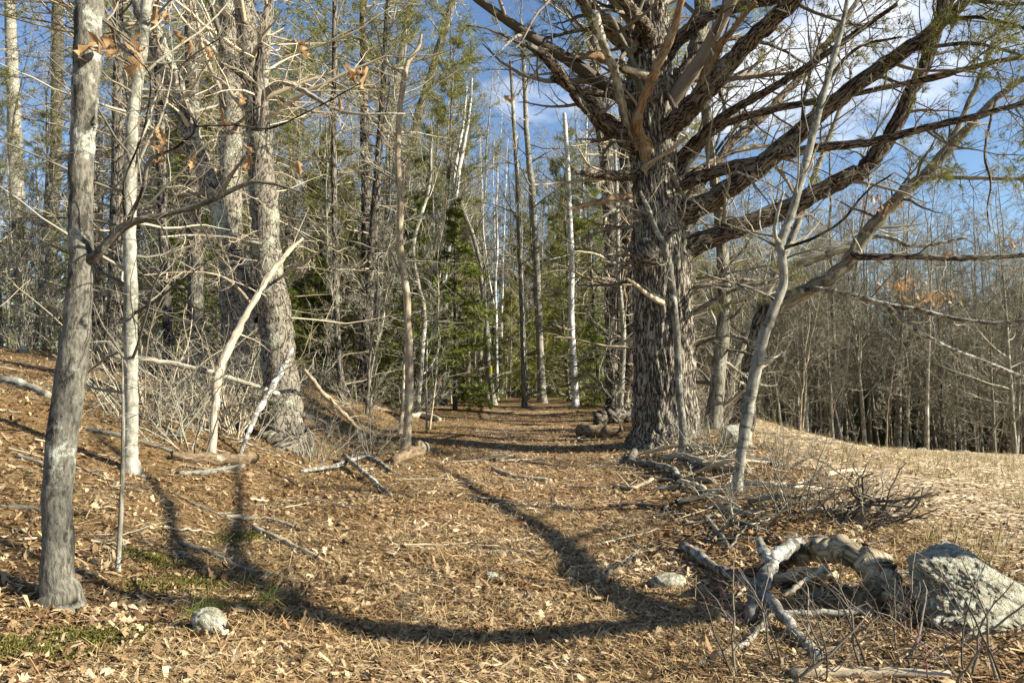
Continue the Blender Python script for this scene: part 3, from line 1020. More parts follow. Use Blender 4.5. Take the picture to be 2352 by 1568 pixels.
# ------------------------------------------------------------------ the big pine by the path
def big_pine():
    rg = rng_(5)
    g = G(1532, 1010)
    d = float(g[1])
    o = empty('pine_tree', g, 'massive old pine with deeply furrowed bark and huge spreading limbs beside the path', 'tree')
    pts = [(1534, 1024, 205), (1532, 990, 164), (1530, 950, 149), (1528, 900, 143), (1526, 800, 140), (1523, 700, 139), (1520, 620, 137), (1516, 540, 131), (1512, 470, 119),
           (1506, 400, 108), (1498, 320, 112), (1494, 230, 112), (1492, 140, 100), (1490, 60, 92), (1489, -20, 84), (1488, -200, 70), (1490, -420, 54)]
    C, R = trunk_world(pts, d, 0.0, 230, top=20)
    def furrow(bk, rr):
        th = np.arctan2(bk[..., 1], bk[..., 0])
        u = np.stack([np.cos(th) * 7.5, np.sin(th) * 7.5, bk[..., 2] * 2.3], -1)
        wv = vnoise(u * np.array([.35, .35, 1.2]), 3)[..., None]
        u = u + (wv - .5) * np.array([1.2, 1.2, 0])
        a = np.abs(vnoise(u, 1) - .5) * 2
        b = np.abs(vnoise(u * 2.1 + 7, 2) - .5) * 2
        ridge = np.clip(np.minimum(a * 1.6, 1) * .7 + np.minimum(b * 1.6, 1) * .3, 0, 1)
        lobe = vnoise(np.stack([np.cos(th) * 1.6, np.sin(th) * 1.6, bk[..., 2] * .25], -1), 8) - .5
        foot = np.exp(-np.clip(bk[..., 2], 0, 9) * 1.6)
        but = 0.16 * foot * np.sin(th * 5 + 1.0)
        return (0.085 * (ridge[..., None] - 0.6) + (0.07 * lobe + but * .5)[..., None] * rr) * np.minimum(rr / .35, 1)
    T = Tubes().add(C, R, 150, furrow)
    T.obj('trunk', M['pine'], o, g)
    tw = Tubes()
    npos, ndir = [], []
    def limb(pts, d0, d1, name='limb', mat='pinelimb', S=18, n=40, twigs=None, tip=True, amp=.22):
        c, r = limb_world([(x, y, w * (.77 if w > 30 and name == 'limb' else 1)) for x, y, w in pts], d0, d1, n)
        if tip:
            c, r = close_tip(c, r)
        c[3:-2] += rg.normal(0, .10, (len(c) - 5, 3)) * r[3:-2, None]
        Tubes().add(c, r, S, rough_off(amp, 9, 5, int(rg.integers(99)))).obj(name, M[mat], o, g)
        if twigs:
            for lv in twigs:
                lv = dict(lv)
                green = lv.pop('green', 0)
                t, cur = twig_tubes(rg, c, r, lv['levels'], tw)
                if green:
                    B = cur[0]
                    for f in (1, -1):
                        npos.append(B[:, -1] if f == 1 else B[:, B.shape[1] // 2])
                        ndir.append(norm(B[:, -1] - B[:, -2]))
        return c, r
    dd = lambda k, L, t0=.1, up=0.0, rr=.28: [dict(k=k, t0=t0, t1=.97, ang=1.0, sd=.3, length=L, npts=9, wig=.13, up=up, rr=rr, rmin=.012, absolute=True, S=5, tshrink=.2),
                         dict(k=6, t0=.2, ang=.8, length=.45, npts=6, wig=.16, up=.0, rr=.5, rmin=.006, S=4),
                         dict(k=5, t0=.2, ang=.8, length=.45, npts=4, wig=.18, up=.0, rr=.5, rmin=.004, S=3)]
    dead = dict(levels=dd(8, 1.8))
    live = dict(levels=dd(6, 2.4, .5, .05) , green=1)
    # huge living limbs to the right
    limb([(1525, 520, 80), (1580, 487, 70), (1650, 448, 62), (1740, 388, 56), (1830, 310, 54), (1940, 215, 50), (2060, 130, 44), (2170, 45, 40), (2270, -60, 34), (2400, -220, 22), (2520, -330, 10)], d, d - 2.6, twigs=[dead, live], n=60)
    limb([(1530, 590, 80), (1600, 560, 66), (1680, 528, 60), (1780, 490, 56), (1870, 445, 54), (1960, 400, 52), (2030, 335, 46), (2090, 220, 42), (2135, 120, 38), (2165, 20, 36), (2190, -120, 28), (2240, -300, 14)], d, d - 1.2, twigs=[dead, live], n=60)
    limb([(1500, 330, 60), (1560, 275, 66), (1620, 210, 64), (1690, 130, 56), (1765, 55, 50), (1850, -20, 44), (1990, -140, 34), (2120, -260, 16)], d, d - 3.2, twigs=[dead, live], n=50)
    limb([(1510, 300, 60), (1560, 200, 60), (1600, 110, 54), (1615, 20, 50), (1640, -120, 40), (1690, -320, 18)], d, d + 1.2, twigs=[live], n=36)
    limb([(1500, 170, 60), (1560, 90, 46), (1640, 30, 38), (1740, 5, 34), (1850, -30, 30), (2000, -110, 16)], d, d - 1.0, twigs=[dead, live], n=36)
    # limbs behind: thinner boughs of the lower right
    limb([(1540, 440, 34), (1640, 395, 30), (1760, 365, 24), (1880, 340, 22), (2010, 325, 20), (2140, 290, 18), (2260, 262, 15), (2360, 235, 12), (2480, 200, 7)], d, d - 3.4, twigs=[dict(levels=dd(14, 1.3)), live], S=10)
    limb([(1545, 380, 26), (1600, 320, 22), (1670, 262, 20), (1760, 210, 18), (1860, 150, 16), (1960, 80, 13), (2060, 10, 9)], d, d - 3.0, S=10, twigs=[dead])
    limb([(1545, 420, 24), (1640, 300, 20), (1760, 255, 18), (1900, 228, 16), (2040, 200, 14), (2190, 165, 13), (2360, 128, 11), (2500, 110, 6)], d, d - 2.2, S=10, twigs=[dict(levels=dd(16, 1.5)), live])
    limb([(1550, 500, 24), (1680, 330, 22), (1780, 240, 20), (1900, 100, 16), (2000, -40, 10)], d + .3, d + 3, S=10, twigs=[dead, live])
    # outer sprays that still carry needles
    gs = lambda k: [dict(green=1, levels=[dict(k=k, t0=.1, t1=.98, ang=.9, sd=.25, length=.8, npts=6, wig=.10, up=.02, rr=.5, rmin=.006, absolute=True, S=4, tshrink=.3),
                                          dict(k=5, t0=.25, ang=.7, length=.5, npts=4, wig=.12, up=.03, rr=.6, rmin=.004)])]
    for pp, e0, e1, k in (([(2150, 60, 12), (2220, 40, 10), (2300, 50, 8), (2400, 80, 5)], -2.0, -3.6, 16), ([(2075, 118, 10), (2220, 100, 9), (2320, 120, 7), (2420, 150, 4)], -1.6, -3.2, 16),
                          ([(1858, 285, 12), (1900, 190, 10), (1970, 110, 8), (2070, 85, 5)], -1.0, -2.2, 14), ([(1606, 95, 14), (1700, 85, 10), (1800, 60, 7)], .6, 1.6, 12), ([(1600, 660, 12), (1680, 640, 9), (1770, 650, 6)], .2, 1.8, 12),
                          ([(1560, 415, 14), (1680, 350, 11), (1780, 335, 9), (1870, 360, 6)], .1, 2.5, 12), ([(1400, 62, 14), (1330, 70, 10), (1250, 90, 7)], -.75, -1.0, 14), ([(2160, -20, 14), (2240, 0, 11), (2330, 10, 8), (2440, 0, 5)], -1.2, -3.0, 18)):
        limb(pp, d + e0, d + e1, 'needled_branch', S=7, n=18, twigs=gs(k))
    # upper left limb and the broken ones
    limb([(1480, 130, 60), (1440, 95, 58), (1390, 55, 54), (1340, -5, 50), (1270, -120, 38), (1190, -260, 18)], d, d - 1.8, twigs=[dict(levels=dd(12, 2.0)), live], n=36)
    limb([(1490, 350, 50), (1440, 318, 48), (1390, 282, 40), (1340, 235, 34), (1300, 185, 28), (1260, 140, 24), (1215, 104, 17)], d, d - 2.0, 'broken_limb', n=36, twigs=[dict(levels=dd(8, 1.1))])
    limb([(1470, 232, 26), (1400, 215, 22), (1330, 205, 19), (1270, 180, 16)], d, d - 1.2, 'broken_limb', S=10)
    limb([(1470, 172, 26), (1420, 150, 23), (1370, 130, 20), (1312, 128, 12)], d, d - .9, 'broken_limb', 'deadorange', S=10)
    limb([(1480, 398, 26), (1420, 404, 25), (1370, 398, 20), (1312, 397, 5)], d, d - 1.3, 'broken_limb', S=10)
    limb([(1478, 462, 22), (1440, 452, 20), (1410, 455, 16), (1350, 470, 12), (1305, 480, 6)], d, d - 1.2, 'broken_limb', 'deadorange', S=10)
    limb([(1465, 412, 9), (1380, 410, 8), (1300, 420, 6), (1225, 425, 4)], d, d - 1.5, 'broken_limb', 'deadwood', S=7, twigs=[dict(levels=dd(4, .5))])
    # dead branches in front of the trunk
    dw = [dict(levels=[dict(k=7, t0=.3, ang=.9, length=.5, npts=5, wig=.2, up=0, rr=.4, rmin=.005, absolute=True, S=4)])]
    f = d - .62
    limb([(1494, 420, 40), (1484, 340, 33), (1464, 300, 27), (1468, 255, 25), (1492, 195, 25), (1515, 140, 22), (1540, 90, 22), (1560, 20, 17), (1575, -40, 14)], f + .5, f - 1.4, 'dead_branch', 'deadorange', S=12, twigs=dw)
    limb([(1462, 340, 26), (1440, 285, 22), (1424, 225, 22), (1410, 160, 20), (1385, 100, 19), (1368, 30, 17)], f + .35, f - 1.2, 'dead_branch', 'wood', S=12, twigs=dw)
    limb([(1480, 260, 20), (1470, 200, 20), (1448, 130, 13), (1420, 75, 12), (1400, 40, 12), (1360, 30, 10), (1335, -20, 9)], f + .3, f - 1.0, 'dead_branch', 'wood', S=9, twigs=dw)
    limb([(1500, 180, 22), (1470, 168, 18), (1435, 158, 12)], f, f - .7, 'dead_branch', 'deadwood', S=9)
    limb([(1500, 110, 38), (1480, 60, 34), (1450, 25, 30), (1415, -20, 26)], f + .4, f - .6, 'dead_branch', 'pinelimb', S=12)
    limb([(1598, 245, 26), (1620, 175, 26), (1650, 110, 22), (1690, 60, 14), (1735, 5, 12)], d - .75, d - 2.0, 'dead_branch', 'deadorange', S=12, twigs=dw)
    limb([(1490, 620, 18), (1470, 672, 13), (1512, 692, 13), (1470, 662, 11), (1442, 645, 8)], f + .3, f - .5, 'dead_branch', 'deadwood', S=8) if False else limb([(1522, 696, 14), (1490, 678, 12), (1462, 655, 10), (1440, 640, 6)], f + .1, f - .9, 'dead_branch', 'deadwood', S=8)
    limb([(1590, 720, 14), (1640, 690, 11), (1700, 660, 9), (1760, 650, 7)], d, d - 1.2, 'dead_branch', 'wood', S=8, twigs=dw)
    limb([(1590, 370, 8), (1520, 475, 0)][:0] or [(1480, 388, 16), (1500, 370, 12), (1540, 345, 10), (1580, 312, 7)], f, f - .9, 'dead_branch', 'deadwood', S=8)
    for (x, y, x2, y2, w) in ((1470, 560, 1395, 585, 10), (1470, 600, 1380, 598, 9), (1465, 640, 1330, 655, 9), (1466, 520, 1335, 548, 10), (1470, 330, 1400, 322, 12), (1466, 300, 1330, 320, 9), (1470, 450, 1380, 500, 10), (1590, 660, 1720, 668, 9), (1600, 640, 1760, 610, 8), (1590, 800, 1690, 770, 7)):
        limb([(x, y, w), ((x + x2) / 2, (y + y2) / 2 + rg.uniform(-12, 12), w * .8), (x2, y2, w * .4)], d, d - rg.uniform(-.8, 1.6), 'dead_branch', 'wood', S=7, n=12, twigs=[dict(levels=[dict(k=8, t0=.2, ang=.8, length=.6, npts=6, wig=.16, up=0, rr=.5, rmin=.006, absolute=True, S=4), dict(k=4, t0=.2, ang=.8, length=.45, npts=4, wig=.18, up=0, rr=.5, rmin=.004)])])
    # healed branch collar
    q = np.array([P(1478, 560, d - .42), P(1484, 575, d - .62), P(1496, 592, d - .66), P(1512, 600, d - .5)])
    c = spline(q, 14)
    r = np.array([.10, .15, .17, .18, .18, .18, .17, .16, .15, .13, .11, .09, .06, .02])
    Tubes().add(c, r, 22, rough_off(.3, 9, 6, 4)).obj('burl', M['pine'], o, g)
    # crown beyond the frame, with needles
    lv = [dict(k=18, t0=.55, t1=.98, ang=1.2, sd=.2, length=4.5, npts=9, wig=.08, up=.05, rr=.35, rmin=.02, absolute=True, S=6, tshrink=.6),
          dict(k=8, t0=.25, ang=.8, length=.42, npts=6, wig=.12, up=.04, rr=.5, rmin=.008, S=4), dict(k=4, t0=.3, ang=.7, length=.5, npts=4, wig=.12, up=.05, rr=.5, rmin=.005)]
    _, cur = twig_tubes(rg, C, R, lv, tw)
    npos.append(cur[0][:, -1]); ndir.append(norm(cur[0][:, -1] - cur[0][:, -2]))
    npos.append(cur[0][:, 2]); ndir.append(norm(cur[0][:, -1] - cur[0][:, -2]))
    tw.obj('twigs', M['twigdark'], o, g, 'stuff')
    V, Q = blades(rg, np.concatenate(npos), np.concatenate(ndir), 14, .13, .006, .6)
    link('needles', mesh_np('needles', V - np.asarray(g), [Q], M['needle'], smooth=False), o, 'stuff')
big_pine()

# ------------------------------------------------------------------ other trees one can point to
def tree(name, label, cat, pts, mat, twig='twig', d=None, lean=0.0, top=None, S=20, n=60, levels=None, limbs=(), amp=.12, seed=1, flare=1.0, extra=None, avoid_front=True, wob=.05):
    rg = rng_(seed)
    C, R = trunk_world(pts, d, lean, n, top, wob, rg)
    g = C[0].copy()
    g[2] = float(Hf(g[0], g[1]))
    o = empty(name, g, label, cat)
    ro = rough_off(amp, 12, 6, seed)
    def flared(bk, rr):
        th_ = np.arctan2(bk[..., 1], bk[..., 0])
        ft = np.exp(-np.clip(bk[..., 2] - .12, 0, 9) / (.9 * R[2] + .04))
        lob = .30 + .45 * np.clip(np.sin(th_ * 4 + seed) + .35 * np.sin(th_ * 7 + 2 * seed), 0, 2)
        return ro(bk, rr) + rr * (ft * lob * flare)[..., None]
    Tubes().add(C, R, S, flared).obj('trunk', M[mat], o, g)
    tw = Tubes()
    any_ = False
    for lp in limbs:
        m = lp.get('mat', mat)
        c, r = limb_world(lp['pts'], lp['d0'] + C[3][1], lp['d1'] + C[3][1], lp.get('n', 26))
        c[2:-1] += rg.normal(0, .12, (len(c) - 3, 3)) * r[2:-1, None]
        Tubes().add(*close_tip(c, r), lp.get('S', 10), rough_off(.15, 14, 8, seed)).obj(lp.get('name', 'limb'), M[m], o, g)
        if lp.get('twigs'):
            twig_tubes(rg, c, r, lp['twigs'], tw)
            any_ = True
    for lv in (levels or ()):
        twig_tubes(rg, C, R, lv, tw)
        any_ = True
    if any_:
        tw.obj('twigs', M[twig], o, g, 'stuff')
    return o, C, R, g

def tl(k, L, t0=.05, t1=.95, ang=1.1, rmin=.008, k2=5, k3=3, up=.02, rr=.3, sd=.3, wig=.14):
    return [dict(k=k, t0=t0, t1=t1, ang=ang, sd=sd, length=L, npts=8, wig=wig, up=up, rr=rr, rmin=rmin, absolute=True, S=4, tshrink=.3),
            dict(k=k2, t0=.2, ang=.85, length=.5, npts=6, wig=.18, up=up, rr=.5, rmin=rmin * .55, S=3),
            dict(k=k3, t0=.2, ang=.85, length=.5, npts=4, wig=.18, up=up, rr=.5, rmin=rmin * .35, S=3)]

# left: grey smooth-barked tree in front
front, fC, fR, fg = tree('maple_tree', 'grey lichen-patched smooth tree with a low curved branch at the front left', 'tree',
    [(138, 1388, 84), (136, 1340, 70), (132, 1240, 64), (132, 1130, 65), (142, 1010, 66), (157, 900, 66), (171, 790, 65), (181, 690, 59), (187, 610, 54), (184, 500, 50), (186, 420, 52), (191, 300, 55), (197, 190, 58), (201, 90, 60), (206, 0, 64), (210, -140, 58), (214, -420, 50)],
    'grey', 'twigdark', top=12, S=32, n=90, seed=11, amp=.10,
    limbs=[dict(pts=[(188, 606, 30), (215, 588, 24), (250, 556, 21), (290, 516, 19), (360, 497, 15), (430, 480, 13), (500, 453, 12), (560, 424, 10), (605, 418, 8), (690, 440, 5)], d0=0, d1=-.3, S=12, mat='grey', twigs=tl(10, .8, .3, rmin=.004)),
           dict(pts=[(290, 516, 13), (312, 470, 11), (330, 430, 10), (340, 372, 9), (395, 345, 8), (428, 320, 8), (450, 290, 7), (428, 240, 5), (410, 170, 4), (440, 130, 4), (520, 80, 3)], d0=-.1, d1=-.6, S=8, mat='darkwood', twigs=tl(12, .7, .15, rmin=.003)),
           dict(pts=[(450, 290, 6), (540, 288, 5), (620, 295, 5), (700, 260, 4), (760, 230, 4), (830, 190, 3)], d0=-.5, d1=-.9, S=6, mat='darkwood', twigs=tl(9, .6, .15, rmin=.0025)),
           dict(pts=[(290, 516, 8), (285, 420, 5), (330, 300, 5), (345, 180, 4), (300, 120, 3)], d0=-.1, d1=-.9, S=6, mat='darkwood', twigs=tl(8, .5, .15, rmin=.0025))],
    levels=[tl(16, 2.4, .72, .99, .9, .006)])

def hanging_leaves(root, g, spots, d):
    rg = rng_(44)
    tm = [leaf_template(3, 1.0, .30, rg, c) for c in (1.6, 2.2, 1.1, -1.4)]
    ms = []
    for v, q in tm:
        v = v.copy()
        v[:, 1] -= .5                                    # hang from the stalk
        v[:, 2] += .12 * np.sin(v[:, 1] * 7) + .9 * np.abs(v[:, 0])
        v[:, 0] *= .8
        ms.append(mesh_np('leaf', v, [q], M['hangleaf']))
    for (x, y, s) in spots:
        p = P(x, y, d + rg.uniform(-.5, .4))
        o = link('leaf', ms[int(rg.integers(4))], root)
        o.location = p - np.asarray(g)
        o.rotation_euler = (math.pi / 2 + rg.normal(0, .35), rg.normal(0, .4), rg.uniform(0, 6.28))
        sc_ = 1.1 * s * d / F
        o.scale = (sc_, sc_, sc_)
hanging_leaves(front, fg, [(228, 95, 75), (236, 70, 70), (222, 100, 55), (250, 82, 40), (302, 78, 45), (318, 105, 70), (312, 110, 55), (690, 92, 42), (680, 96, 35), (706, 110, 28), (800, 150, 45), (812, 155, 35), (846, 155, 50), (838, 160, 36), (780, 225, 35), (368, 295, 50), (380, 310, 48), (360, 300, 40), (384, 360, 36), (448, 360, 36), (550, 215, 40), (512, 250, 40), (580, 355, 40), (684, 362, 36), (394, 60, 40), (440, 90, 36), (360, 15, 40), (385, 25, 34), (556, 330, 30), (470, 100, 30), (1154, 215, 30)], 4.6)

tree('maple_tree', 'slender pale lichened tree just right of the big grey front trunk', 'tree',
    [(300, 1082, 40), (299, 1040, 30), (302, 960, 29), (301, 860, 29), (299, 760, 30), (300, 660, 29), (298, 560, 29), (298, 460, 28), (300, 380, 30), (303, 300, 27), (313, 200, 27), (326, 110, 26), (335, 20, 24), (340, -100, 22)],
    'paleg', top=11, S=16, seed=12, levels=[tl(26, 1.5, .2, .8, 1.1, .005), tl(12, 2, .6, .99, .8, .006)])

tree('sapling', 'thin young sapling with short side twigs in front of the pale slender trunk', 'sapling',
    [(270, 1316, 13), (274, 1250, 11), (279, 1150, 11), (282, 1050, 10), (283, 960, 8), (282, 880, 5), (281, 820, 3)],
    'wood', 'twig', S=8, n=30, seed=13, levels=[tl(24, .45, .12, .97, 1.35, .003, 3, 2, 0)])

# the scaly pines on the left bank
PTW = tl(26, 1.6, .12, .75, 1.35, .008, 5, 4, .0, .06)
pA, pC, pR, pg = tree('pine_tree', 'thick scaly pine on the left bank with pale lichen down its right side', 'tree',
    [(656, 1022, 116), (650, 985, 92), (646, 900, 82), (640, 800, 76), (628, 700, 74), (617, 620, 66), (610, 540, 62), (606, 460, 61), (602, 400, 60), (597, 330, 58), (590, 260, 54), (580, 190, 50), (570, 110, 46), (562, 30, 44), (556, -60, 40), (548, -260, 34)],
    'pinescaly', 'twigtan', top=13, flare=.25, S=48, n=110, seed=14, amp=.12,
    limbs=[dict(pts=[(602, 730, 40), (585, 700, 40), (560, 664, 39), (540, 610, 38), (515, 540, 38), (490, 450, 40), (465, 380, 40), (440, 305, 40), (415, 240, 42), (385, 160, 42), (357, 90, 40), (330, 30, 38), (312, -20, 38), (280, -180, 30)], d0=0, d1=1.0, S=26, n=60, name='leaning_stem', mat='pinescaly', twigs=tl(16, 1.4, .3, .95, 1.2, .007)),
           dict(pts=[(590, 300, 30), (592, 230, 24), (590, 180, 18), (600, 110, 16), (612, 30, 14), (640, -60, 12)], d0=-.3, d1=-.6, mat='darkwood', twigs=tl(8, .8, .2)),
           dict(pts=[(590, 235, 20), (640, 190, 15), (690, 205, 12), (740, 235, 10), (800, 260, 7), (930, 262, 4)], d0=-.3, d1=-.9, mat='wood', twigs=tl(10, .9, .2)),
           dict(pts=[(585, 190, 18), (540, 160, 14), (515, 120, 12), (500, 60, 12), (480, 0, 10)], d0=-.2, d1=-.9, mat='wood', twigs=tl(8, .9, .2)),
           dict(pts=[(580, 700, 8), (520, 640, 6), (440, 625, 5), (330, 632, 4)], d0=-.2, d1=-.9, mat='tan', name='dead_branch', twigs=tl(7, .6, .2)),
           dict(pts=[(600, 560, 8), (520, 545, 6), (440, 540, 5), (370, 545, 4)], d0=-.2, d1=-1.3, mat='wood', name='dead_branch', twigs=tl(7, .6, .2)),
           dict(pts=[(640, 640, 7), (700, 600, 5), (760, 560, 4)], d0=-.1, d1=-.8, mat='tan', name='dead_branch', twigs=tl(5, .6, .2))],
    levels=[PTW, tl(20, 2.4, .55, .98, 1.1, .008)])

tree('pine_tree', 'straight pine trunk rising close behind the leaning stem of the left bank pine', 'tree',
    [(545, 900, 66), (540, 820, 58), (536, 740, 56), (533, 640, 54), (530, 540, 52), (530, 440, 50), (529, 330, 48), (528, 220, 47), (527, 110, 45), (525, 0, 42), (522, -200, 34)],
    'pinescaly', 'twigtan', top=14, S=24, seed=15, d=None, levels=[PTW, tl(20, 2.6, .5, .98, 1.1, .008)])
for i, (lab, pts, mt) in enumerate([
    ('grey pine trunk standing behind the thicket between slender pale tree and scaly pine', [(452, 862, 44), (452, 780, 38), (449, 640, 36), (446, 480, 34), (444, 320, 32), (440, 160, 30), (436, 0, 28)], 'pinescaly'),
    ('dark straight trunk behind the pale slender tree, topped by dead twigs', [(392, 866, 30), (386, 760, 24), (378, 600, 23), (372, 440, 22), (368, 280, 20), (362, 120, 19), (358, 0, 17)], 'darkwood'),
    ('weathered hollow trunk at the far left edge above the bank', [(52, 775, 44), (50, 700, 36), (44, 600, 34), (40, 480, 34), (36, 360, 32), (30, 200, 28), (24, 60, 24), (20, -60, 20)], 'wood'),
    ('dark slim trunk between the left edge and the big grey front tree', [(110, 760, 28), (116, 640, 26), (122, 500, 25), (128, 350, 26), (131, 200, 26), (132, 60, 26), (133, -60, 24)], 'darkwood'),
    ('dark thin trunk standing alone right of the scaly pines', [(788, 925, 18), (778, 820, 15), (772, 660, 14), (768, 500, 13), (767, 330, 13), (768, 160, 12), (769, 0, 11)], 'darkwood'),
    ('forked dark trunk leaning behind the tan crooked sapling on the left of the path', [(838, 880, 28), (848, 760, 25), (860, 660, 24), (876, 540, 23), (890, 430, 22), (900, 320, 22), (910, 210, 21), (925, 110, 20), (945, 0, 18)], 'wood'),
    ('long dark trunk leaning right above the left side of the path', [(868, 900, 28), (880, 720, 25), (905, 540, 24), (930, 400, 23), (955, 290, 22), (985, 190, 20), (1015, 90, 18), (1040, 0, 16)], 'darkwood'),
    ('small grey tree with a forked top beside the path near the tan sapling', [(958, 950, 14), (966, 850, 12), (975, 720, 11), (962, 660, 10), (950, 560, 9), (985, 430, 8), (990, 330, 6)], 'wood'),
    ('tall pale trunk with peeling bark at the end of the path', [(1246, 925, 22), (1240, 800, 17), (1236, 680, 16), (1230, 560, 15), (1224, 450, 15), (1212, 340, 13), (1205, 200, 11), (1200, 80, 9)], 'paleg'),
    ('white birch trunk standing nearest to the right side of the path end', [(1322, 935, 18), (1318, 840, 15), (1312, 720, 14), (1313, 600, 13), (1308, 480, 12), (1304, 380, 11), (1296, 260, 9)], 'birch'),
    ('slim grey trunk left of the white birch at the path end', [(1205, 936, 14), (1202, 840, 11), (1198, 700, 10), (1192, 560, 10), (1188, 420, 10), (1180, 280, 9), (1172, 140, 7)], 'wood'),
    ('pale thin tree with a yellow paint blaze beyond the path end', [(1135, 930, 15), (1124, 860, 12), (1118, 780, 11), (1108, 660, 11), (1092, 560, 10), (1070, 500, 10), (1050, 440, 8)], 'paleg'),
    ('dark straight trunk close behind the left side of the massive pine', [(1410, 948, 38), (1406, 860, 32), (1404, 700, 32), (1402, 540, 31), (1392, 380, 30), (1376, 240, 28), (1366, 120, 26), (1360, 0, 25)], 'darkwood'),
    ('thin pale stem in front of the dark trunk left of the massive pine', [(1424, 955, 15), (1428, 870, 13), (1432, 760, 12), (1420, 620, 10), (1418, 480, 9), (1412, 340, 8)], 'paleg'),
    ('dark thick trunk half hidden behind the massive pine', [(1450, 948, 46), (1448, 860, 42), (1446, 720, 40), (1446, 560, 38), (1440, 380, 36), (1438, 200, 32)], 'darkwood'),
    ('brown trunk standing right behind the massive pine', [(1638, 985, 42), (1646, 900, 34), (1656, 800, 32), (1664, 700, 30), (1660, 600, 28), (1650, 470, 26), (1630, 330, 24), (1615, 180, 22), (1605, 40, 20)], 'wood'),
    ('grey trunk leaning right behind the oak at the field edge', [(1672, 960, 22), (1684, 850, 20), (1740, 720, 19), (1790, 610, 18), (1822, 540, 17), (1880, 380, 14), (1930, 250, 10)], 'wood'),
    ]):
    o, C_, R_, g_ = tree('pine_tree' if mt in ('pinescaly',) else 'birch_tree' if mt == 'birch' else 'bare_tree', lab, 'tree', pts, mt, 'twigtan' if mt in ('pinescaly', 'darkwood') else 'twig', top=12 if pts[-1][1] < 100 else None, S=14, seed=30 + i,
         levels=[tl(18, 1.6, .12, .6, 1.3, .008, 5, 3, .0, .3), tl(18, 2.2, .45, .98, .9, .008)])
    if 'yellow' in lab:
        p = P(1126, 848, C_[3][1] - .09) - g_
        th = np.linspace(-.9, .9, 7)
        rr = .085
        V = np.array([(p[0] + rr * math.sin(t), p[1] + .09 - rr * math.cos(t), p[2] + z) for z in (-.11, .11) for t in th])
        link('paint_blaze', mesh_np('paint_blaze', V, [np.array([(j, j + 1, j + 8, j + 7) for j in range(6)])], M['yellow']), o)

# the twin white birch in the middle distance
tree('birch_tree', 'bright white twin-stemmed birch standing in the middle of the woods', 'tree',
    [(985, 930, 14), (1000, 800, 13), (1012, 700, 12), (1022, 620, 12), (1034, 540, 12), (1046, 450, 12), (1054, 390, 11), (1066, 330, 9), (1078, 260, 7), (1084, 180, 5)],
    'birch', d=27, S=12, seed=61, top=None, limbs=[dict(pts=[(1030, 560, 9), (1034, 490, 9), (1044, 400, 8), (1056, 330, 7), (1066, 270, 6), (1072, 200, 4)], d0=0, d1=.5, mat='birch', name='second_stem')],
    levels=[tl(18, 1.6, .5, .98, .7, .01)])

# tan crooked sapling left of the path
tree('sapling', 'tan crooked slender tree with a sharp elbow near its top left of the path', 'sapling',
    [(930, 1035, 26), (936, 985, 18), (941, 900, 17), (940, 820, 17), (936, 720, 17), (930, 640, 17), (922, 590, 16), (918, 520, 16), (920, 460, 15), (914, 380, 15), (916, 290, 14), (922, 220, 13), (934, 150, 12), (960, 112, 8), (968, 80, 6)],
    'tan', 'twig', S=14, seed=62, wob=.08, limbs=[dict(pts=[(932, 160, 8), (900, 155, 7), (885, 135, 7), (874, 105, 7), (872, 85, 6), (900, 60, 5), (910, 10, 4), (930, -60, 3)], d0=0, d1=-.3, mat='paleg', S=8, twigs=tl(8, .9, .4))],
    levels=[tl(14, 1.2, .35, .98, 1.1, .006)])
tree('sapling', 'short pale stem leaning beside the foot of the tan crooked tree', 'sapling', [(918, 995, 11), (922, 960, 9), (926, 900, 8), (928, 830, 6), (935, 760, 4)], 'tan', S=8, n=24, seed=63, levels=[tl(8, .7, .3)])
# slim stem in front of the big pine
tree('sapling', 'slim bent sapling growing in front of the massive pine trunk', 'sapling',
    [(1571, 1040, 22), (1568, 980, 18), (1560, 900, 17), (1556, 800, 17), (1548, 700, 17), (1538, 620, 16), (1524, 560, 14), (1503, 520, 12), (1490, 480, 10), (1470, 440, 7)],
    'grey', 'twig', S=12, seed=64, limbs=[dict(pts=[(1515, 545, 9), (1545, 520, 8), (1568, 495, 7), (1575, 460, 6), (1590, 440, 4)], d0=0, d1=-.3, S=7, twigs=tl(6, .4, .2, rmin=.004)),
        dict(pts=[(1524, 560, 7), (1550, 535, 6), (1560, 560, 4), (1556, 590, 3)], d0=0, d1=-.2, S=6)], levels=[tl(10, .7, .5, .98, 1.1, .004)])

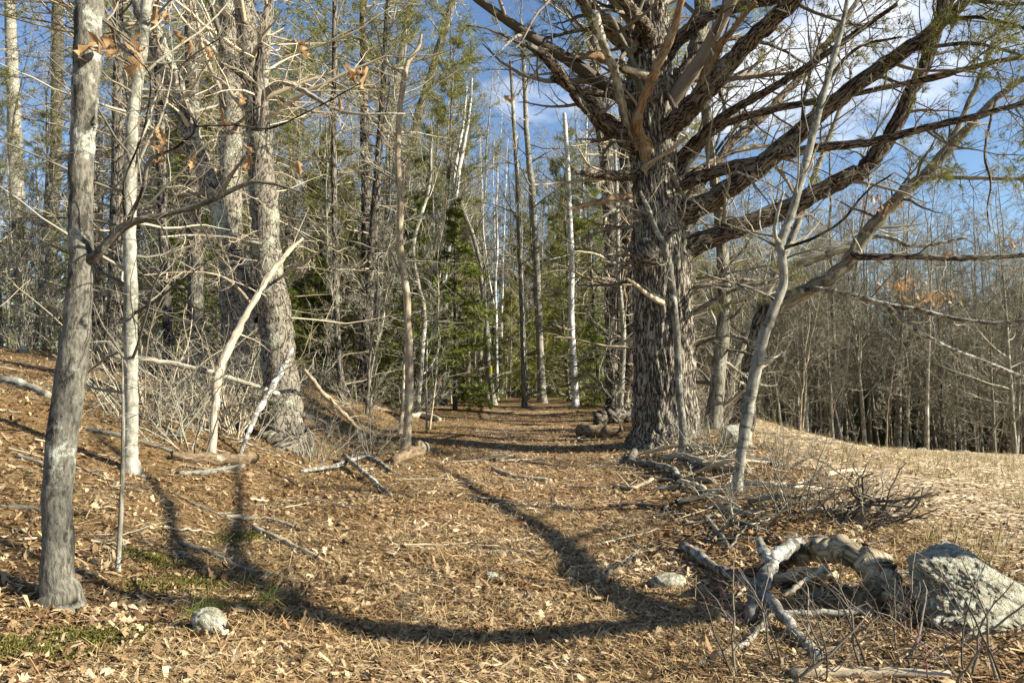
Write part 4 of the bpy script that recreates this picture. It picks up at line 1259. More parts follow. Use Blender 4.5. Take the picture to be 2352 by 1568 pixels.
# right: oak and its pale neighbour
oak, oC, oR, og = tree('oak_tree', 'dark oak at the field edge with long limbs sweeping right and dead leaf clusters', 'tree',
    [(1702, 1000, 56), (1712, 930, 46), (1726, 850, 43), (1742, 770, 42), (1760, 710, 40), (1785, 690, 36)],
    'darkwood', 'twig', d=16.9, S=22, seed=65, wob=.05,
    limbs=[dict(pts=[(1770, 700, 40), (1810, 690, 37), (1860, 662, 33), (1920, 628, 32), (1965, 575, 31), (2000, 525, 31), (2050, 468, 29), (2110, 415, 27), (2170, 350, 24), (2230, 290, 20), (2290, 225, 17), (2345, 185, 13), (2460, 110, 8)], d0=0, d1=-2.2, S=16, n=50, mat='wood', twigs=tl(16, 1.3, .35)),
           dict(pts=[(1960, 585, 22), (1990, 590, 18), (2080, 588, 15), (2180, 593, 14), (2280, 590, 13), (2360, 585, 11), (2480, 570, 6)], d0=-.9, d1=-2.4, n=36, mat='darkwood', twigs=tl(16, 1.1, .1)),
           dict(pts=[(1840, 668, 17), (1890, 664, 15), (1960, 680, 14), (2040, 700, 13), (2120, 715, 12), (2210, 735, 11), (2290, 742, 10), (2360, 735, 9), (2460, 730, 5)], d0=-.4, d1=-2.2, n=36, mat='lichenstick', twigs=tl(18, 1.2, .2)),
           dict(pts=[(2040, 705, 11), (2100, 755, 10), (2180, 800, 10), (2260, 830, 9), (2360, 870, 8), (2440, 900, 5)], d0=-1.1, d1=-1.8, mat='lichenstick', twigs=tl(14, 1.0, .1)),
           dict(pts=[(1800, 620, 26), (1850, 600, 24), (1910, 580, 22), (1960, 560, 20), (2010, 510, 20), (2070, 450, 19), (2130, 390, 17), (2180, 330, 15), (2210, 270, 13), (2250, 180, 11), (2280, 100, 8)], d0=1.0, d1=.4, n=40, mat='wood', twigs=tl(14, 1.3, .3)),
           dict(pts=[(1990, 545, 12), (2040, 545, 11), (2090, 565, 10), (2150, 560, 8), (2220, 545, 6)], d0=-.7, d1=-1.4, mat='lichenstick', twigs=tl(8, .7, .2)),
           dict(pts=[(2120, 410, 12), (2200, 408, 10), (2280, 410, 9), (2360, 412, 7)], d0=-1.5, d1=-2.4, mat='wood', twigs=tl(8, .8, .2)),
           dict(pts=[(2290, 225, 7), (2272, 290, 6), (2262, 360, 6), (2276, 420, 5), (2268, 480, 4), (2274, 530, 2)], d0=-2.0, d1=-2.5, mat='darkwood', S=7, name='hanging_branch', twigs=tl(10, .5, .2, up=-.08))],
    levels=[tl(8, 1.2, .3)])
def leaf_clusters(root, g, d):
    rg = rng_(9)
    tm = leaf_template(3, 1.0, .28, rg, 1.0)
    pts = []
    for (x, y, sx, sy, n) in ((2070, 655, 45, 18, 60), (2130, 690, 50, 15, 50), (2050, 480, 40, 18, 30), (1985, 470, 30, 20, 25), (2330, 560, 30, 20, 14), (2200, 585, 40, 10, 10), (2160, 400, 30, 20, 8)):
        for _ in range(n):
            pts.append(P(x + rg.normal(0, sx * .6), y + rg.normal(0, sy * .6), d + rg.uniform(-1.2, .1)))
    V, Q = scatter(tm, np.array(pts), rg, .06, .11, .9)
    link('dead_leaves', mesh_np('dead_leaves', V - np.asarray(g), [Q], M['hangleaf'], smooth=False), root, 'stuff')
leaf_clusters(oak, og, float(oC[3][1]) - 1.4)
tree('bare_tree', 'pale slender tree crossing in front of the dark oak at the right of the path', 'tree',
    [(1691, 1132, 26), (1697, 1080, 23), (1708, 1000, 25), (1722, 920, 28), (1740, 830, 26), (1762, 750, 24), (1785, 690, 23), (1800, 650, 20), (1796, 585, 19), (1790, 560, 20), (1815, 500, 19), (1838, 420, 18), (1862, 330, 17), (1885, 240, 16), (1910, 150, 14), (1932, 70, 12), (1950, -20, 10), (1975, -160, 7)],
    'paleg', 'twig', S=16, n=80, seed=66, limbs=[dict(pts=[(1796, 560, 12), (1780, 540, 10), (1786, 490, 8), (1800, 440, 6)], d0=0, d1=-.2, S=7),
        dict(pts=[(1800, 570, 9), (1860, 550, 7), (1930, 510, 6), (1990, 440, 5), (2050, 400, 4)], d0=0, d1=-.5, S=7, mat='darkwood', twigs=tl(8, .6, .2, rmin=.004)),
        dict(pts=[(1742, 835, 10), (1770, 832, 8)], d0=0, d1=-.3, S=7, mat='deadwood', name='branch_stub', n=6),
        dict(pts=[(1785, 690, 9), (1720, 660, 7), (1650, 640, 5), (1600, 620, 4)], d0=0, d1=-.5, S=6, mat='darkwood', twigs=tl(6, .5, .2, rmin=.004))],
    levels=[tl(22, 1.1, .45, .98, 1.0, .005)])

# tree standing to the right of the camera: its shadow falls over the path
def shadow_tree():
    rg = rng_(88)
    hx, hy = SUN[0] / math.cos(SUN_EL), SUN[1] / math.cos(SUN_EL)
    te = math.tan(SUN_EL)
    def up(x, y, t):                              # the point t metres sunward whose shadow falls at (x, y)
        return (x + t * hx, y + t * hy, float(H(x, y)) + t * te)
    bx, by = 5.5, 4.75
    base = np.array([bx, by, float(Hf(bx, by))])
    o = empty('oak_tree', base, 'big bare oak standing at the edge of the field right of the path', 'tree')
    q = [(bx, by, base[2] - .3), up(4.6, 4.92, .9), up(3.2, 5.05, 2.3), up(1.9, 5.1, 3.6), up(.9, 4.98, 4.7), up(-.1, 4.75, 5.8), up(-.9, 4.75, 6.8), up(-1.7, 5.5, 7.9), up(-2.25, 6.5, 9.0), up(-2.7, 8.0, 10.4), up(-3.3, 9.6, 12.2)]
    C = spline(np.array(q), 60)
    R = np.interp(np.linspace(0, 1, 60), [0, .06, .5, 1], [.25, .14, .095, .04])
    Tubes().add(C, R, 18, rough_off(.15, 9, 4, 3)).obj('trunk', M['darkwood'], o, base)
    tw = Tubes()
    for q, r in (([up(1.0, 5.0, 4.6), up(.72, 5.5, 5.0), up(.50, 6.1, 5.5), up(.42, 7.0, 6.1), up(.05, 8.3, 7.0), up(-.5, 10.0, 8.4), up(-1.3, 12.2, 10.0)], .13),
                 ([up(-.1, 4.75, 5.8), up(-1.3, 4.95, 7.0), up(-2.9, 5.5, 8.9), up(-4.8, 6.1, 11.2)], .10),
                 ([up(-1.7, 5.5, 7.9), up(-2.5, 6.2, 8.6), up(-3.3, 7.6, 9.8), up(-4.7, 9.0, 11.8)], .09)):
        c = spline(np.array(q), 30)
        rr = np.linspace(r, .04, 30)
        Tubes().add(c, rr, 10, rough_off(.15, 9, 4, 3)).obj('limb', M['darkwood'], o, base)
        twig_tubes(rg, c, rr, tl(11, 1.7, .2, .98, .9, .016), tw)
    twig_tubes(rg, C, R, tl(10, 2.0, .5, .98, .9, .012), tw)
    tw.obj('twigs', M['twigdark'], o, base, 'stuff')
shadow_tree()

# green hemlock at the left edge of the path end
def hero_hemlock(px, py, h, seed, label, k, mat='hemlock'):
    g = G(px, py)
    make('hemlock', PHEM[k], label, 'tree', g, seed, h, None)
hero_hemlock(1045, 940, 1.05, 1.0, 'bushy bright green young hemlock at the left of the path end', 0)
hero_hemlock(975, 930, .95, 2.2, 'darker green hemlock behind the left flank of the bushy one', 1)
hero_hemlock(1370, 915, .75, 3.0, 'small green hemlock left of the dark trunk near the massive pine', 0)

# ------------------------------------------------------------------ thickets, brush and shrubs
def proto_brush(seed, n, h, spread, mat, sub=6, wig=.12):
    k2 = 3 if sub > 4 else 2
    rg = rng_(seed)
    base = np.zeros((n, 2, 3))
    a = rg.uniform(0, 6.28, n)
    b = rg.uniform(0, .35, n)
    base[:, 0, 0], base[:, 0, 1] = b * np.cos(a), b * np.sin(a)
    out = np.zeros((n, 9, 3))
    out[:, 0] = base[:, 0] + np.array([0, 0, -.04])
    d = norm(np.stack([np.cos(a) * spread * rg.random(n), np.sin(a) * spread * rg.random(n), np.ones(n)], -1))
    L = h * rg.uniform(.5, 1.2, n)
    for j in range(1, 9):
        d = norm(d + wig * rg.normal(size=d.shape) + np.stack([np.cos(a) * .03 * spread, np.sin(a) * .03 * spread, -.01 * np.ones(n)], -1))
        out[:, j] = out[:, j - 1] + d * (L / 8)[:, None]
    out[:, 1:, 2] = np.maximum(out[:, 1:, 2], .02)
    r = rg.uniform(.0055, .0145, n)[:, None] * (.55 if h < 1 else 1) * np.linspace(1, .35, 9)
    T = Tubes().add(out, r, 5)
    st = T.mesh('stems', mat)
    tw = Tubes()
    twig_tubes(rg, out, r, [dict(k=sub, t0=.2, ang=.9, length=.45, npts=6, wig=.2, up=.02, rr=.6, rmin=.004), dict(k=k2, t0=.2, ang=.9, length=.45, npts=4, wig=.2, up=.02, rr=.6, rmin=.0024)], tw)
    return st, tw.mesh('twigs', mat)
PBR = [proto_brush(201, 13, 1.5, .9, M['twigtan'], 4), proto_brush(202, 12, 1.1, 1.2, M['twig']), proto_brush(203, 10, .8, 1.5, M['twigdark'], 5), proto_brush(204, 5, 1.0, 1.3, M['twigdark'], 4, .17), proto_brush(205, 3, .7, .8, M['twigred'], 2, .10)]

def brush(name, k, loc, rz, s, label, cat, group=None):
    o = empty(name, loc, label, cat, group)
    o.rotation_euler = (0, 0, rz)
    o.scale = (s, s, s)
    o['look'] = k
    link('stems', PBR[k][0], o, 'stuff')
    link('twigs', PBR[k][1], o, 'stuff')
    return o

def thickets():
    rg = rng_(31)
    for (x, y) in ((380, 1000), (430, 1035), (470, 985), (520, 1000), (420, 930), (350, 930), (560, 960), (480, 905), (600, 990), (390, 880), (540, 890), (300, 960), (455, 960), (505, 940), (570, 1005), (620, 940)):
        brush('dead_shrub', int(rg.integers(2)), G(x + rg.uniform(-15, 15), y), rg.uniform(0, 6.28), rg.uniform(.9, 1.4), 'tangled dry tan shrub in the thicket beside the scaly pine', 'shrub', 'dry shrubs in the left thicket')
    for (x, y) in ((700, 1000), (740, 985), (780, 1030), (820, 1010), (720, 1060), (770, 1060), (850, 1050), (690, 960), (860, 1000)):
        brush('dead_shrub', int(rg.integers(1, 3)), G(x, y), rg.uniform(0, 6.28), rg.uniform(.55, .9), 'low tangle of dead twigs between the scaly pine and the path', 'shrub', 'dead twigs left of the path')
    for (x, y) in ((1790, 1080), (1850, 1050), (1760, 1150), (1900, 1130), (1690, 1150), (1820, 1180), (1740, 1020), (1500, 1000), (1640, 1040), (1600, 1010)):
        brush('dead_shrub', int(rg.integers(1, 4)), G(x, y), rg.uniform(0, 6.28), rg.uniform(.5, .85), 'sparse dark twiggy shrub by the pale slender tree at the right of the path', 'shrub', 'twiggy shrubs right of the path')
    for (x, y) in ((1660, 1440), (1790, 1520), (1880, 1560), (2000, 1540), (2080, 1500), (1950, 1460), (2150, 1550), (2230, 1560), (2320, 1560), (1720, 1560), (2120, 1470), (2060, 1450)):
        brush('bare_shrub', 4 if rg.random() < .16 else 3, G(x, y), rg.uniform(0, 6.28), rg.uniform(.45, .8), 'thin dark leafless shrub growing in leaves before the boulder and bent log', 'shrub', 'bare shrubs before the boulder')
    for i in range(80):
        t = rg.uniform(0, 1)
        y = rg.uniform(14, 27)
        x = rg.uniform(-11, -2.4) if rg.random() < .6 else rg.uniform(2.6, 4.5)
        x = x if x < 0 else x + .1 * (y - 14)
        brush('dead_shrub', int(rg.integers(0, 3)), (x, y, float(Hf(x, y))), rg.uniform(0, 6.28), rg.uniform(.7, 1.3), 'dry leafless shrub in the undergrowth at the edge of the woods', 'shrub', 'dry shrubs along the wood edge')
thickets()

# root plate / brush heap at the field edge
def root_heap():
    rg = rng_(66)
    g = G(1990, 1205)
    o = empty('uprooted_bush', g, 'dark uprooted tangle of roots lying at the edge of the field', 'dead bush')
    n = 46
    a = rg.uniform(-.5, 3.6, n)
    out = np.zeros((n, 8, 3))
    out[:, 0] = rg.normal(0, .07, (n, 3)) + np.array([0, 0, .10])
    d = norm(np.stack([np.cos(a), .5 * rg.normal(size=n), .10 + .28 * np.abs(np.sin(a)) * rg.random(n)], -1))
    for j in range(1, 8):
        d = norm(d + .3 * rg.normal(size=d.shape) + np.array([.10, 0, -.01]))
        d[:, 2] = np.where(out[:, j - 1, 2] < .03, np.abs(d[:, 2]), d[:, 2])
        out[:, j] = out[:, j - 1] + d * rg.uniform(.05, .12, n)[:, None]
    r = rg.uniform(.007, .018, n)[:, None] * np.linspace(1, .3, 8)
    tw = Tubes().add(out, r, 5)
    twig_tubes(rg, out, r, [dict(k=3, t0=.3, ang=.7, length=.5, npts=5, wig=.2, up=0, rr=.6, rmin=.003)], tw)
    tw.obj('roots', M['twigdark'], o, kind='stuff')
    c = spline(np.array([(-.1, 0, -.02), (0, 0, .10), (.05, .02, .17)]), 8)
    Tubes().add(c, np.array([.09, .10, .10, .09, .08, .07, .05, .01]), 12, rough_off(.4, 14, 10, 3)).obj('stump', M['rotten'], o)
root_heap()

# ------------------------------------------------------------------ fallen wood
def fallen(name, label, cat, pts, mat, lift=None, S=10, n=26, group=None, twigs=None, amp=.15, seed=1, lean=None):
    """pts: (px, py, width, height of the centre above the ground or None) traced on the ground"""
    rg = rng_(seed + 500)
    q, r = [], []
    for p in pts:
        x, y, w = p[:3]
        e = p[3] if len(p) > 3 else None
        if lean is not None:                            # leaning on something: distances run from lean[0] to lean[1]
            dist = lean[0] + (lean[1] - lean[0]) * len(q) / (len(pts) - 1)
            q.append(P(x, y, dist)); r.append(.5 * w * dist / F)
            continue
        g = G(x, y)
        if e is not None and e > 0:                     # raised point: the same sight line, e metres up
            g = G(x, y, e)
            dist = g[1]
        else:
            dist = g[1]
            g = g + np.array([0, 0, .42 * w * dist / F])
        q.append(g)
        r.append(.5 * w * dist / F)
    C = spline(np.array(q), n)
    R = np.clip(spline(np.stack([r, r, r], 1), n)[:, 0], .002, None)
    C[1:-1] += rg.normal(0, .16, (n - 2, 3)) * R[1:-1, None]
    R = R * rg.uniform(.86, 1.16, n)
    C, R = close_tip(C, R)
    C = np.vstack([C[0] - norm(C[1] - C[0]) * R[0] * .2, C]); R = np.concatenate([[.001], R])
    me = Tubes().add(C, R, S, rough_off(amp, 14, 8, seed))
    g = C.mean(0)
    g[2] = float(Hf(g[0], g[1]))
    if twigs:
        o = tag(empty(name, g, label, cat, group), label, cat, group)
        me.obj('stem', M[mat], o, g)
        tw, _ = twig_tubes(rg, C, R, twigs)
        tw.obj('twigs', M[mat], o, g, 'stuff')
    else:
        o = me.obj(name, M[mat], None, g, loc=g)
        tag(o, label, cat, group)
    return o

fl = tl(8, .35, .2, .95, .8, .004, 3, 2, .02, .4)
fallen('bent_log', 'weathered mossy log arched and broken beside the boulder', 'log', [(1765, 1296, 34, .02), (1830, 1274, 44, .12), (1895, 1262, 50, .20), (1960, 1270, 60, .23), (2010, 1305, 74, .18), (2036, 1360, 70, .10), (2046, 1420, 58, 0)], 'mossmix', S=30, n=70, amp=.42, seed=2)
fallen('fallen_branch', 'weathered branch lying in the hollow under the bent log', 'branch', [(1780, 1330, 26, .04), (1850, 1318, 26, .06), (1920, 1320, 22, .06)], 'mossmix', S=12, n=20, amp=.3, seed=41)
fallen('fallen_branch', 'thin broken branch rising out of the hollow under the bent log', 'branch', [(1800, 1372, 10, .0), (1850, 1335, 12, .08), (1900, 1300, 13, .14)], 'deadwood', S=10, n=16, amp=.3, seed=42)
fallen('fallen_branch', 'grey lichened branch slanting down to the bottom right of the path', 'branch', [(1570, 1262, 22, 0), (1640, 1298, 22, .05), (1720, 1338, 22, .10), (1775, 1385, 23, .12), (1820, 1440, 24, .06), (1860, 1490, 24, .02), (1880, 1522, 28, 0)], 'lichenstick', S=14, n=44, amp=.25, seed=3)
fallen('fallen_branch', 'crooked forked grey branch propped upright near the bent log', 'branch', [(1725, 1440, 30, 0), (1735, 1375, 32, .12), (1755, 1325, 32, .2), (1775, 1288, 30, .24), (1810, 1260, 30, .26), (1835, 1245, 30, .2)], 'lichenstick', S=14, n=34, amp=.35, seed=4)
fallen('branch_stub', 'short broken lichened stub rising from the crooked forked branch', 'branch', [(1772, 1290, 26, .24), (1752, 1262, 22, .30), (1742, 1236, 14, .36)], 'lichenstick', S=12, n=14, amp=.3, seed=5)
fallen('fallen_branch', 'thin pale straight branch lying across below the bent log', 'branch', [(1745, 1420, 14, .03), (1830, 1408, 15, .05), (1930, 1402, 16, .06), (2020, 1394, 17, .05), (2085, 1378, 15, .03)], 'paleg', S=10, seed=6)
fallen('fallen_branch', 'thin bent branch reaching the bottom edge below the lichened one', 'branch', [(1600, 1535, 12), (1660, 1500, 13, .02), (1710, 1478, 13, .03), (1752, 1432, 12, .05), (1765, 1395, 9, .08)], 'wood', S=9, seed=7)
fallen('rotten_stump', 'jagged rotten root flare under the arched log', 'stump', [(2000, 1320, 40, .14), (2020, 1360, 34, .08), (2000, 1400, 50, 0), (1985, 1420, 40, 0)], 'rotten', S=14, n=22, amp=.5, seed=8)
fallen('fallen_branch', 'bleached smooth branch lying right of the big pine foot', 'branch', [(1520, 1056, 16), (1570, 1050, 18, .03), (1625, 1064, 18, .03), (1670, 1082, 16), (1720, 1090, 14)], 'deadwood', S=10, seed=9)
fallen('fallen_branch', 'crooked grey branch curling before the slim bent sapling', 'branch', [(1445, 1062, 14), (1458, 1036, 15, .06), (1452, 1062, 16, .02), (1500, 1075, 16), (1545, 1088, 18), (1565, 1105, 16), (1640, 1108, 12)], 'grey', S=10, n=34, seed=10)
fallen('fallen_branch', 'straight bleached pole lying behind the pale slender tree', 'branch', [(1690, 1112, 13), (1780, 1122, 14), (1890, 1130, 12)], 'deadwood', S=9, seed=11)
fallen('fallen_branch', 'pale bare stick lying before the uprooted tangle', 'branch', [(1840, 1178, 12), (1900, 1168, 13, .04), (1975, 1165, 10, .04)], 'deadwood', S=9, seed=12)
fallen('log', 'short split log at the left foot of the massive pine', 'log', [(1332, 1000, 26), (1370, 1004, 28), (1420, 1002, 26)], 'rotten', S=14, n=16, amp=.3, seed=13)
fallen('log', 'dark mossy log behind the split one at the massive pine foot', 'log', [(1368, 975, 34), (1410, 972, 36), (1460, 968, 34)], 'darkwood', S=14, n=16, amp=.3, seed=14)
fallen('log', 'pale sawn log end lying at the left edge of the path', 'log', [(905, 1066, 22), (935, 1056, 28), (972, 1044, 32)], 'rotten', S=14, n=18, amp=.2, seed=15)
fallen('log', 'long rotting brown log lying below the tan thicket', 'log', [(395, 1056, 22), (450, 1064, 26), (520, 1068, 28), (585, 1064, 26)], 'rotten', S=14, n=24, amp=.3, seed=16)
fallen('fallen_branch', 'grey straight stick lying just below the rotting brown log', 'branch', [(412, 1092, 12), (480, 1088, 13), (560, 1074, 11)], 'wood', S=8, seed=17)
fallen('fallen_branch', 'pale forked stick crossing the long shadow left of the path', 'branch', [(520, 1190, 11), (600, 1194, 11), (640, 1205, 12), (680, 1218, 8)], 'deadwood', S=8, seed=18, twigs=tl(3, .2, .5, .95, .5, .004, 2, 1))
fallen('fallen_branch', 'long pale stick slanting downhill beside the path in the left foreground', 'branch', [(580, 1216, 12), (650, 1250, 13), (710, 1278, 12), (760, 1300, 9)], 'deadwood', S=8, seed=19)
fallen('fallen_branch', 'long grey stick under the left foreground shadow', 'branch', [(410, 1250, 10), (480, 1275, 12), (560, 1312, 13), (655, 1334, 12)], 'wood', S=8, seed=20)
fallen('fallen_branch', 'thin curled pale twig lying at the middle bottom of the path', 'branch', [(725, 1425, 7), (790, 1420, 8), (835, 1390, 8), (905, 1370, 5)], 'tan', S=7, seed=21)
fallen('fallen_branch', 'thin dark stick lying across the path shadow', 'branch', [(1060, 1268, 9), (1150, 1272, 9), (1250, 1262, 6)], 'wood', S=7, seed=22)
fallen('fallen_branch', 'dark stick on the right slope of the path', 'branch', [(1400, 1165, 8), (1480, 1162, 9), (1560, 1180, 7)], 'darkwood', S=7, seed=23)
fallen('fallen_branch', 'pale curved stick lying mid-path behind the crooked shadow', 'branch', [(1130, 1080, 9), (1190, 1098, 10), (1265, 1108, 12)], 'tan', S=8, seed=24)
fallen('fallen_branch', 'big bleached broken snag leaning up against the scaly pine', 'branch', [(488, 1048, 17, 0), (492, 960, 17, .55), (500, 870, 19, 1.05), (530, 790, 19, 1.5), (575, 705, 16, 2.0), (615, 640, 13, 2.35), (655, 585, 12, 2.7), (695, 548, 6, 2.9)], 'deadwood', S=14, n=44, seed=25, lean=(G(488, 1048)[1], G(656, 1022)[1] - .5), twigs=tl(7, .8, .45, .95, .5, .008, 2, 1))
fallen('fallen_branch', 'grey dead branch leaning against the foot of the scaly pine', 'branch', [(552, 1045, 9, 0), (580, 970, 13, .4), (618, 900, 15, .75), (648, 850, 14, 1.0), (672, 800, 8, 1.3)], 'lichenstick', S=10, seed=26, lean=(G(552, 1045)[1], G(656, 1022)[1] - .5))
fallen('fallen_branch', 'arched bare branch bending down to the ground right of the scaly pine', 'branch', [(700, 850, 8, .85), (740, 900, 11, .6), (790, 950, 10, .4), (820, 985, 9, .25), (832, 1030, 9, 0)], 'tan', S=9, seed=27, lean=(G(656, 1022)[1] - .5, G(832, 1030)[1]), twigs=tl(6, .5, .2, .95, .8, .005))
fallen('fallen_branch', 'long pale pole lying through the thicket above the bank', 'branch', [(260, 815, 12, .1), (340, 826, 12, .3), (430, 842, 12, .4), (540, 870, 11, .4), (640, 905, 10, .4)], 'wood', S=9, seed=28, lean=(G(300, 1000)[1], G(656, 1022)[1] - .6))
fallen('fallen_branch', 'dead twiggy branch spread on the ground left of the path', 'branch', [(690, 1085, 9), (760, 1072, 10, .05), (840, 1050, 11, .08), (900, 1085, 8)], 'lichenstick', S=8, seed=29, twigs=fl)
fallen('fallen_branch', 'dead twiggy branch spread below the first one left of the path', 'branch', [(790, 1045, 11, .1), (830, 1080, 11, .08), (870, 1120, 9), (900, 1140, 6)], 'wood', S=8, seed=30, twigs=fl)
for i, (pp, lab) in enumerate([([(1480, 1040, 9, .05), (1560, 1022, 8, .12), (1640, 1030, 6, .1)], 'dead twiggy branch lying right against the massive pine foot'),
        ([(1600, 1085, 10, .04), (1680, 1060, 9, .14), (1760, 1062, 6, .1)], 'dead twiggy branch lying just left of the pale slanting tree'),
        ([(1720, 1150, 10, .03), (1800, 1140, 9, .10), (1890, 1150, 6, .05)], 'dead twiggy branch lying right of the pale slanting tree foot'),
        ([(1560, 1150, 9, .03), (1640, 1140, 9, .08), (1700, 1165, 6, .03)], 'dead twiggy branch lying below the curled grey branch'),
        ([(1500, 1100, 8, .03), (1450, 1120, 8, .04), (1400, 1110, 5, .02)], 'dead twiggy branch reaching onto the right side of the path'),
        ([(1640, 1230, 9, .03), (1690, 1200, 9, .10), (1760, 1215, 6, .05)], 'dead twiggy branch lying above the slanting lichened branch')]):
    fallen('fallen_branch', lab, 'branch', pp, ['deadwood', 'tan', 'wood'][i % 3], S=8, n=18, seed=90 + i, twigs=tl(9, .45, .15, .95, .9, .005, 4, 2, .0, .5))
for i, (a, b, m, lab) in enumerate([((0, 880), (110, 915), 'wood', 'thick grey limb lying on the bank at the left edge'), ((0, 790), (55, 810), 'deadwood', 'short pale log on the crest of the left bank'), ((40, 1050), (130, 1090), 'wood', 'grey stick on the bank left of the front tree'), ((0, 1165), (100, 1180), 'wood', 'long stick on the ground left of the front tree foot'),
        ((200, 990), (420, 1050), 'wood', 'dark stick lying between front tree and slender pale tree'), ((690, 960), (760, 985), 'deadwood', 'pale broken log piece just right of the scaly pine foot'), ((700, 985), (745, 992), 'rotten', 'brown log piece lying close to the scaly pine foot'),
        ((850, 940), (945, 968), 'rotten', 'dark log behind the tan crooked tree'), ((945, 960), (1010, 968), 'deadwood', 'pale log beside the foot of the small forked tree'), ((1560, 1110), (1640, 1140), 'deadwood', 'pale chip of wood right of the path beneath curled branch'),
        ((1900, 1095), (1985, 1085), 'deadwood', 'bleached pole end lying at the start of the field'), ((1630, 1165), (1735, 1190), 'tan', 'tan branch on the ground left of the uprooted tangle'), ((1500, 1130), (1600, 1125), 'wood', 'grey stick lying along the right edge of the path'), ((2010, 1195), (2070, 1192), 'deadwood', 'bright chunk of wood right of the uprooted tangle'), ((1620, 1190), (1680, 1270), 'wood', 'crooked stick standing out of leaves above the lichened branch'),
        ((1820, 1560), (2180, 1562), 'tan', 'smooth tan log along the bottom right edge')]):
    w = {'thick': 20, 'short': 22, 'smooth': 26, 'pale': 13, 'brown': 24}.get(lab.split()[0], 11)
    mx, my = (a[0] + b[0]) / 2, (a[1] + b[1]) / 2 - 4
    fallen('fallen_branch', lab, 'branch', [(a[0], a[1], w), (mx, my, w), (b[0], b[1], w * .8)], m, S=9, n=14, seed=60 + i)

def sticks():
    rg = rng_(91)
    ms = []
    for k in range(7):
        n = 9
        L = [.35, .5, .7, .9, .25, 1.2, .6][k]
        c = np.stack([np.linspace(-L / 2, L / 2, n), np.cumsum(rg.normal(0, .02, n)), .008 + np.abs(rg.normal(0, .006, n))], -1)
        r = np.linspace(1, .5, n) * [.007, .008, .010, .011, .012, .012, .006][k]
        T = Tubes().add(*close_tip(c, r), 6)
        if k in (2, 3, 5, 6):
            b = grow(rg, c, r, 3, .3, .9, .7, .2, .4, 5, .12, 0, .6, .003, flat=.8)
            b[0][..., 2] = np.abs(b[0][..., 2]) * .6 + .008
            T.add(*b, 4)
        ms.append(T.mesh('fallen_stick', M[['wood', 'deadwood', 'tan', 'lichenstick', 'deadwood', 'wood', 'tan'][k]]))
    zones = [('dry stick lying in the leaves of the left bank', 'sticks on the left bank', 95, lambda: (rg.uniform(-8, -1.6), rg.uniform(4.5, 15))),
             ('small stick lying on the trodden path', 'sticks on the path', 40, lambda: (rg.uniform(-1.2, 1.4), rg.uniform(4.5, 18))),
             ('dry stick lying in leaves right of the path', 'sticks right of the path', 135, lambda: (rg.uniform(1.5, 3.4) + .09 * 0, rg.uniform(5, 13.5)))]
    for lab, grp, n, f in zones:
        for _ in range(n):
            x, y = f()
            k = int(rg.integers(7))
            o = link('fallen_stick', ms[k])
            o['look'] = k
            tag(o, lab, 'stick', grp)
            o.location = (x, y, float(Hf(x, y)) + .006)
            e = .1
            sx, sy = float(Hf(x + e, y) - Hf(x - e, y)) / (2 * e), float(Hf(x, y + e) - Hf(x, y - e)) / (2 * e)
            rz = rg.normal(0, .9)
            gx = sx * math.cos(rz) + sy * math.sin(rz)
            o.rotation_euler = (0, -math.atan(gx) + rg.normal(0, .04), rz)
            s = rg.uniform(.7, 1.3)
            o.scale = (s, s, s)
sticks()

# ------------------------------------------------------------------ rocks
def rock(name, label, px, py, size, seed, rot=0, mat='rock', sink=.3, n=44, amp=.35, loc=None, group=None, cat='rock'):
    th = np.linspace(0, np.pi, n)
    ph = np.linspace(0, 2 * np.pi, 2 * n, endpoint=False)
    A, B = np.meshgrid(th, ph, indexing='ij')
    v = np.stack([np.sin(A) * np.cos(B), np.sin(A) * np.sin(B), np.cos(A)], -1)
    s = np.sign(v) * np.abs(v) ** .8
    nz = vnoise(v * 1.3 + seed * 3.1, seed) - .5 + .5 * (vnoise(v * 3.1 + seed, seed + 1) - .5) + .22 * (vnoise(v * 9 + seed, seed + 2) - .5) + .10 * (vnoise(v * 24 + seed, seed + 3) - .5)
    v = s * (1 + amp * nz)[..., None] * np.array(size)
    ca, sa = math.cos(rot), math.sin(rot)
    v = np.stack([v[..., 0] * ca - v[..., 1] * sa, v[..., 0] * sa + v[..., 1] * ca, v[..., 2]], -1)
    m = 2 * n
    i = np.arange(n - 1)[:, None] * m
    k = np.arange(m)[None]
    Q = np.stack([i + k, i + m + k, i + m + (k + 1) % m, i + (k + 1) % m], -1).reshape(-1, 4)
    g = G(px, py) if loc is None else np.array(loc)
    g = g + np.array([0, 0, size[2] * (1 - sink) - size[2] * .0])
    return tag(link(name, mesh_np(name, v.reshape(-1, 3), [Q], M[mat]), loc=g), label, cat, group)
